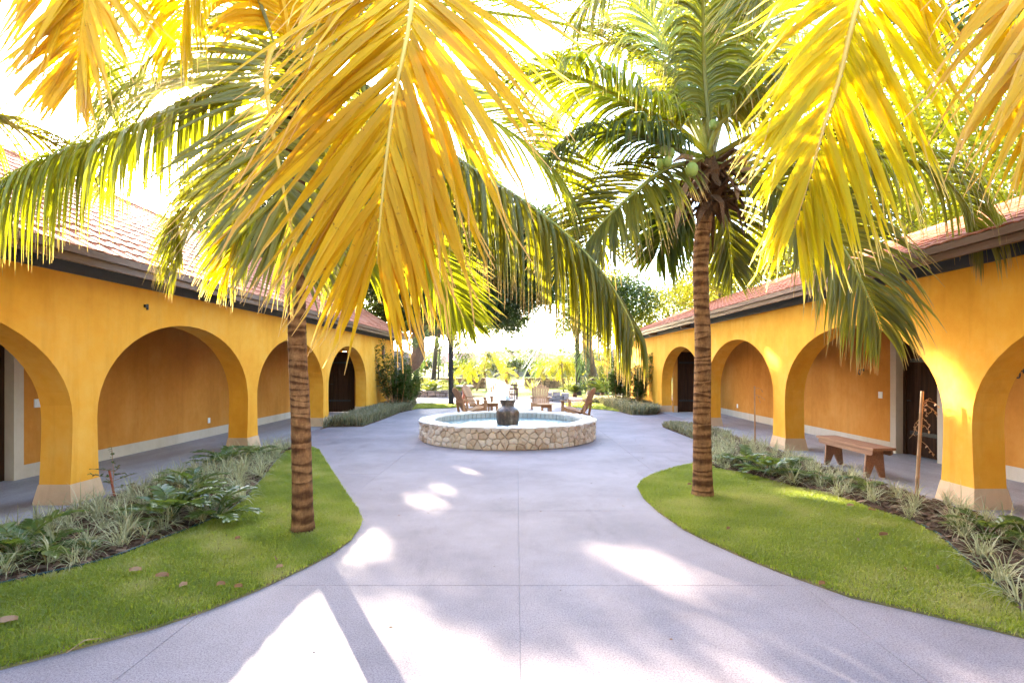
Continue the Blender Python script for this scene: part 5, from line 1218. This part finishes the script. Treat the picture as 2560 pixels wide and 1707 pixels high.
lawn_blades('lawn_grass', farL_lawn, 2600, .05, 33); lawn_blades('lawn_grass', farR_lawn, 2600, .05, 34)
# bark chips on the beds
def chips(poly, n, seed):
    g = np.random.default_rng(seed); xs = np.array([p[0] for p in poly]); ys = np.array([p[1] for p in poly]); X = g.uniform(xs.min(), xs.max(), n*4); Y = g.uniform(ys.min(), ys.max(), n*4)
    k = in_poly(X, Y, poly); X = X[k][:n]; Y = Y[k][:n]; n = len(X); c = np.stack([X, Y, g.uniform(.022, .05, n)], 1)
    a = g.uniform(0, 2*PI, n); t = g.normal(0, .28, n); L = g.uniform(.018, .06, n)[:, None]; W = L*g.uniform(.25, .7, n)[:, None]
    D = np.stack([np.cos(a), np.sin(a), t], 1); X_ = np.stack([-np.sin(a), np.cos(a), g.normal(0, .3, n)], 1); up = np.array([0, 0, .012])
    V = np.stack([c-D*L-X_*W*.6, c-D*L*.8+X_*W, c+D*L+X_*W*.7, c+D*L*.9-X_*W, c+up*g.uniform(.3, 1.5, n)[:, None]], 1).reshape(-1, 3); i = np.arange(n)[:, None]*5
    T = (i[:, :, None]+np.array([[[0, 1, 4], [1, 2, 4], [2, 3, 4], [3, 0, 4]]])).reshape(-1, 3)
    o = bpy.data.objects.new('bark_chips', np_mesh('bark_chips', V, None, 'bark_chip', np.repeat(g.uniform(0, 1, n), 5), None, T)); COL.objects.link(o); o['kind'] = 'stuff'
chips(bedL, 6500, 51); chips(bedR, 7500, 52); chips(farL_bed, 2500, 53)
# plastic lawn edging
def edging(label, pts):
    m = MB(); n = len(pts)
    k = m.verts([(x, y, z) for z in (-.02, .036) for x, y in pts]+[(x+.006, y+.006, z) for z in (-.02, .036) for x, y in pts])
    for i in range(n-1): m.f += [(k+i, k+i+1, k+n+i+1, k+n+i), (k+2*n+i, k+3*n+i, k+3*n+i+1, k+2*n+i+1), (k+n+i, k+n+i+1, k+3*n+i+1, k+3*n+i)]
    bm = [Vector((x+.003, y+.003, .038)) for x, y in pts]; m.tube(bm, .007, 6)
    t = struct('lawn_edging', m, 'edging_plastic'); del t['kind']; tag(t, label, 'edging')
e = crom([Vector((x, y, 0)) for x, y in bedL_in[1:]], 60); edging('dark teal plastic edging strip between the left bed and lawn', [(v.x, v.y) for v in e])
e = crom([Vector((x, y, 0)) for x, y in bedR_in[6:-1]], 40); edging('dark teal plastic edging strip between the right bed and lawn', [(v.x, v.y) for v in e])
# fallen leaves and straw on the lawns
def dead_leaf(px, py, L, a, lb, sl=.3):
    g = G(px, py, .035); t = MB(); L *= .8; n = 6; w = L*.48; vs = []
    for i in range(n+1):
        s = i/n; ww = w*math.sin(PI*min(.97, s*.95+.03))**.8*.5; z = .014+.006*math.sin(s*3)+R.uniform(0, .004); x = (s-.5)*L
        for q, zz in ((-1, .004), (0, 0), (1, .022)): vs.append((x*math.cos(a)-q*ww*math.sin(a), x*math.sin(a)+q*ww*math.cos(a), z+zz*1.0))
    t.verts(vs, R.uniform(0, 1))
    for i in range(n): j = i*3; t.f += [(j, j+1, j+4, j+3), (j+1, j+2, j+5, j+4)]
    o = bpy.data.objects.new('fallen_leaf', t.mesh('fallen_leaf', 'dry_leaf')); COL.objects.link(o); o.location = g; tag(o, lb, 'leaf', 'dry leaves fallen on the lawns')
for px, py, L, a, lb in ((405, 1446, .12, .1, 'large orange-brown fallen leaf in the middle of the left lawn'), (338, 1432, .11, .2, 'greyish curled leaf left of the orange one on the left lawn'), (458, 1470, .07, 1, 'small brown leaf below right of the orange leaf'), (552, 1468, .07, .4, 'pale small leaf toward the paving edge of the left lawn'),
        (596, 1474, .07, .1, 'thin brown leaf beside the pale one near the paving edge'), (699, 1424, .06, .6, 'light tan leaf on the left lawn below the palm'), (690, 1403, .06, 2, 'upper tan leaf of two below the left palm'), (15, 1560, .14, .5, 'curled brown leaf at the left frame edge on the lawn'), (594, 1352, .06, .9, 'small dark leaf on the left lawn before the palm'),
        (2209, 1342, .11, .1, 'largest pale leaf on the right lawn'), (2146, 1356, .05, .8, 'small pale leaf left of the largest one on the right lawn'), (2126, 1268, .10, .1, 'thin leaf near the right bed on the sunlit grass'), (2180, 1279, .08, 2.4, 'brown leaf at the edge of the right bed'), (1821, 1327, .06, .5, 'small grey leaf on the right lawn below the trunk'), (2262, 1427, .05, 1.2, 'tiny white leaf low on the right lawn'), (2345, 1427, .06, .7, 'pale leaf on the right lawn toward the edging'), (1724, 1215, .07, .1, 'white leaf beside the right palm trunk'), (2055, 1467, .07, .2, 'orange leaf at the paving edge of the right lawn'), (2480, 1436, .25, 2.9, 'large pale strip of bark beside the right edging')):
    dead_leaf(px, py, L, a, lb)
m = MB(); a = G(165, 1632, .03); b_ = G(255, 1594, .04); m.tube([a, a.lerp(b_, .5)+Vector((0, 0, .03)), b_], [.003, .003, .0015], 5); o = bpy.data.objects.new('dry_straw', m.mesh('dry_straw', 'spathe')); COL.objects.link(o); tag(o, 'long dry straw lying on the near left lawn', 'straw')
g_ = np.random.default_rng(77); n_ = 120
c_ = np.stack([g_.uniform(-3.5, 3.5, n_), g_.uniform(2.8, 14, n_), np.full(n_, .004)], 1); a_ = g_.uniform(0, 6.3, n_); L_ = g_.uniform(.006, .022, n_)[:, None]
D_2 = np.stack([np.cos(a_), np.sin(a_), np.zeros(n_)], 1); X_2 = np.stack([-np.sin(a_), np.cos(a_), np.full(n_, .15)], 1)
V_ = np.stack([c_-D_2*L_, c_-X_2*L_*.35, c_+D_2*L_, c_+X_2*L_*.35+np.array([0, 0, .004])], 1).reshape(-1, 3)
o = bpy.data.objects.new('leaf_litter', np_mesh('leaf_litter', V_, np.arange(4*n_).reshape(-1, 4), 'dry_leaf', np.repeat(g_.uniform(0, .5, n_), 4))); COL.objects.link(o); o['kind'] = 'stuff'
# cane stakes with withered vine, young rose bush
def stake(label, base, top, r, vine):
    base = Vector(base); top = Vector(top); t = thing('cane_stake', label, 'stake', base); m = MB(); n = 5; pts = []; rs = []
    for i in range(n):
        for q in (0, .04, .5, .96):
            s = (i+q)/n; pts.append(base.lerp(top, s)); rs.append(r*(1.22 if q in (.0,) else 1)*(1-.15*s))
    m.tube([base-Vector((0, 0, .05))]+pts[1:]+[top], [r]+rs[1:]+[r*.75], 8); part('cane', m, 'cane', t, smooth=True)
    m = MB(); L = MB()
    for v in range(vine):
        s = R.uniform(.5, 1); p = base.lerp(top, s); pts = [p]
        d = Vector((R.uniform(-.2, .9), R.uniform(-.5, .5), R.uniform(-.2, .5))).normalized()
        for q in range(6): d = (d+Vector((R.uniform(-.4, .4), R.uniform(-.4, .4), -.22))).normalized(); pts.append(pts[-1]+d*.034)
        m.tube(crom(pts, 12), .0028, 4)
        for q in (3, 5, 6):
            leaflet_mb(L, pts[q], Vector((R.uniform(-1, 1), R.uniform(-1, 1), -.5)), UPV, .04, .028, .6, R.uniform(.3, 1), 5)
    if vine: part('dry_vine', m, 'cane', t); part('withered_leaves', L, 'dry_leaf', t)
stake('tall cane stake with withered vine before the nearest right pier', (4.92, 6.55, .0), (5.0, 6.56, 1.32), .022, 10)
stake('thin cane stake with dry twig before the second right pier', (4.85, 10.83, 0), (4.85, 10.85, 1.23), .016, 3)
b = Vector((-4.93, 6.5, .02)); t = thing('rose_bush', 'tiny young bush tied to a short red stake at the left pier', 'plant', b)
m = MB(); m.tube([b+Vector((.03, 0, -.05)), b+Vector((-.05, 0, .34))], [.014, .012], 7); part('stake', m, 'red_stake', t)
m = MB(); L = MB()
for k in range(9):
    a = k*2.4; p = b+Vector((0, 0, .12+.03*k)); e = p+Vector((.26*math.cos(a), .2*math.sin(a), .06)) if k < 8 else b+Vector((-.02, 0, .62)); m.tube([b+Vector((0, 0, .1)), p, e], .0035, 4)
    for q in range(9):
        c = p.lerp(e, .25+.75*q/8); leaflet_mb(L, c, Vector((R.uniform(-1, 1), R.uniform(-1, 1), R.uniform(-.2, .5))), UPV, .045, .032, .5, R.random(), 5)
part('stems', m, 'shrub_stem' if 'shrub_stem' in M else 'cane', t); part('foliage', L, 'shrub_leaf', t)

# ================================================================== LIGHT HAZE IN THE AIR (glows towards the sun)
m = MB(); m.box((-250, -40, -1.2), (250, 250, 16.5)); hz = struct('haze', m, 'grout', kind='stuff')
hm = bpy.data.materials.new('haze'); hm.use_nodes = True; hn = hm.node_tree.nodes; hn.clear()
ho = hn.new('ShaderNodeOutputMaterial'); hv = hn.new('ShaderNodeVolumePrincipled')
hv.inputs['Density'].default_value = .0004; hv.inputs['Color'].default_value = (1, .97, .92, 1); hv.inputs['Anisotropy'].default_value = .97
hm.node_tree.links.new(hv.outputs[0], ho.inputs['Volume']); hz.data.materials.clear(); hz.data.materials.append(hm)
SC.cycles.volume_bounces = 0
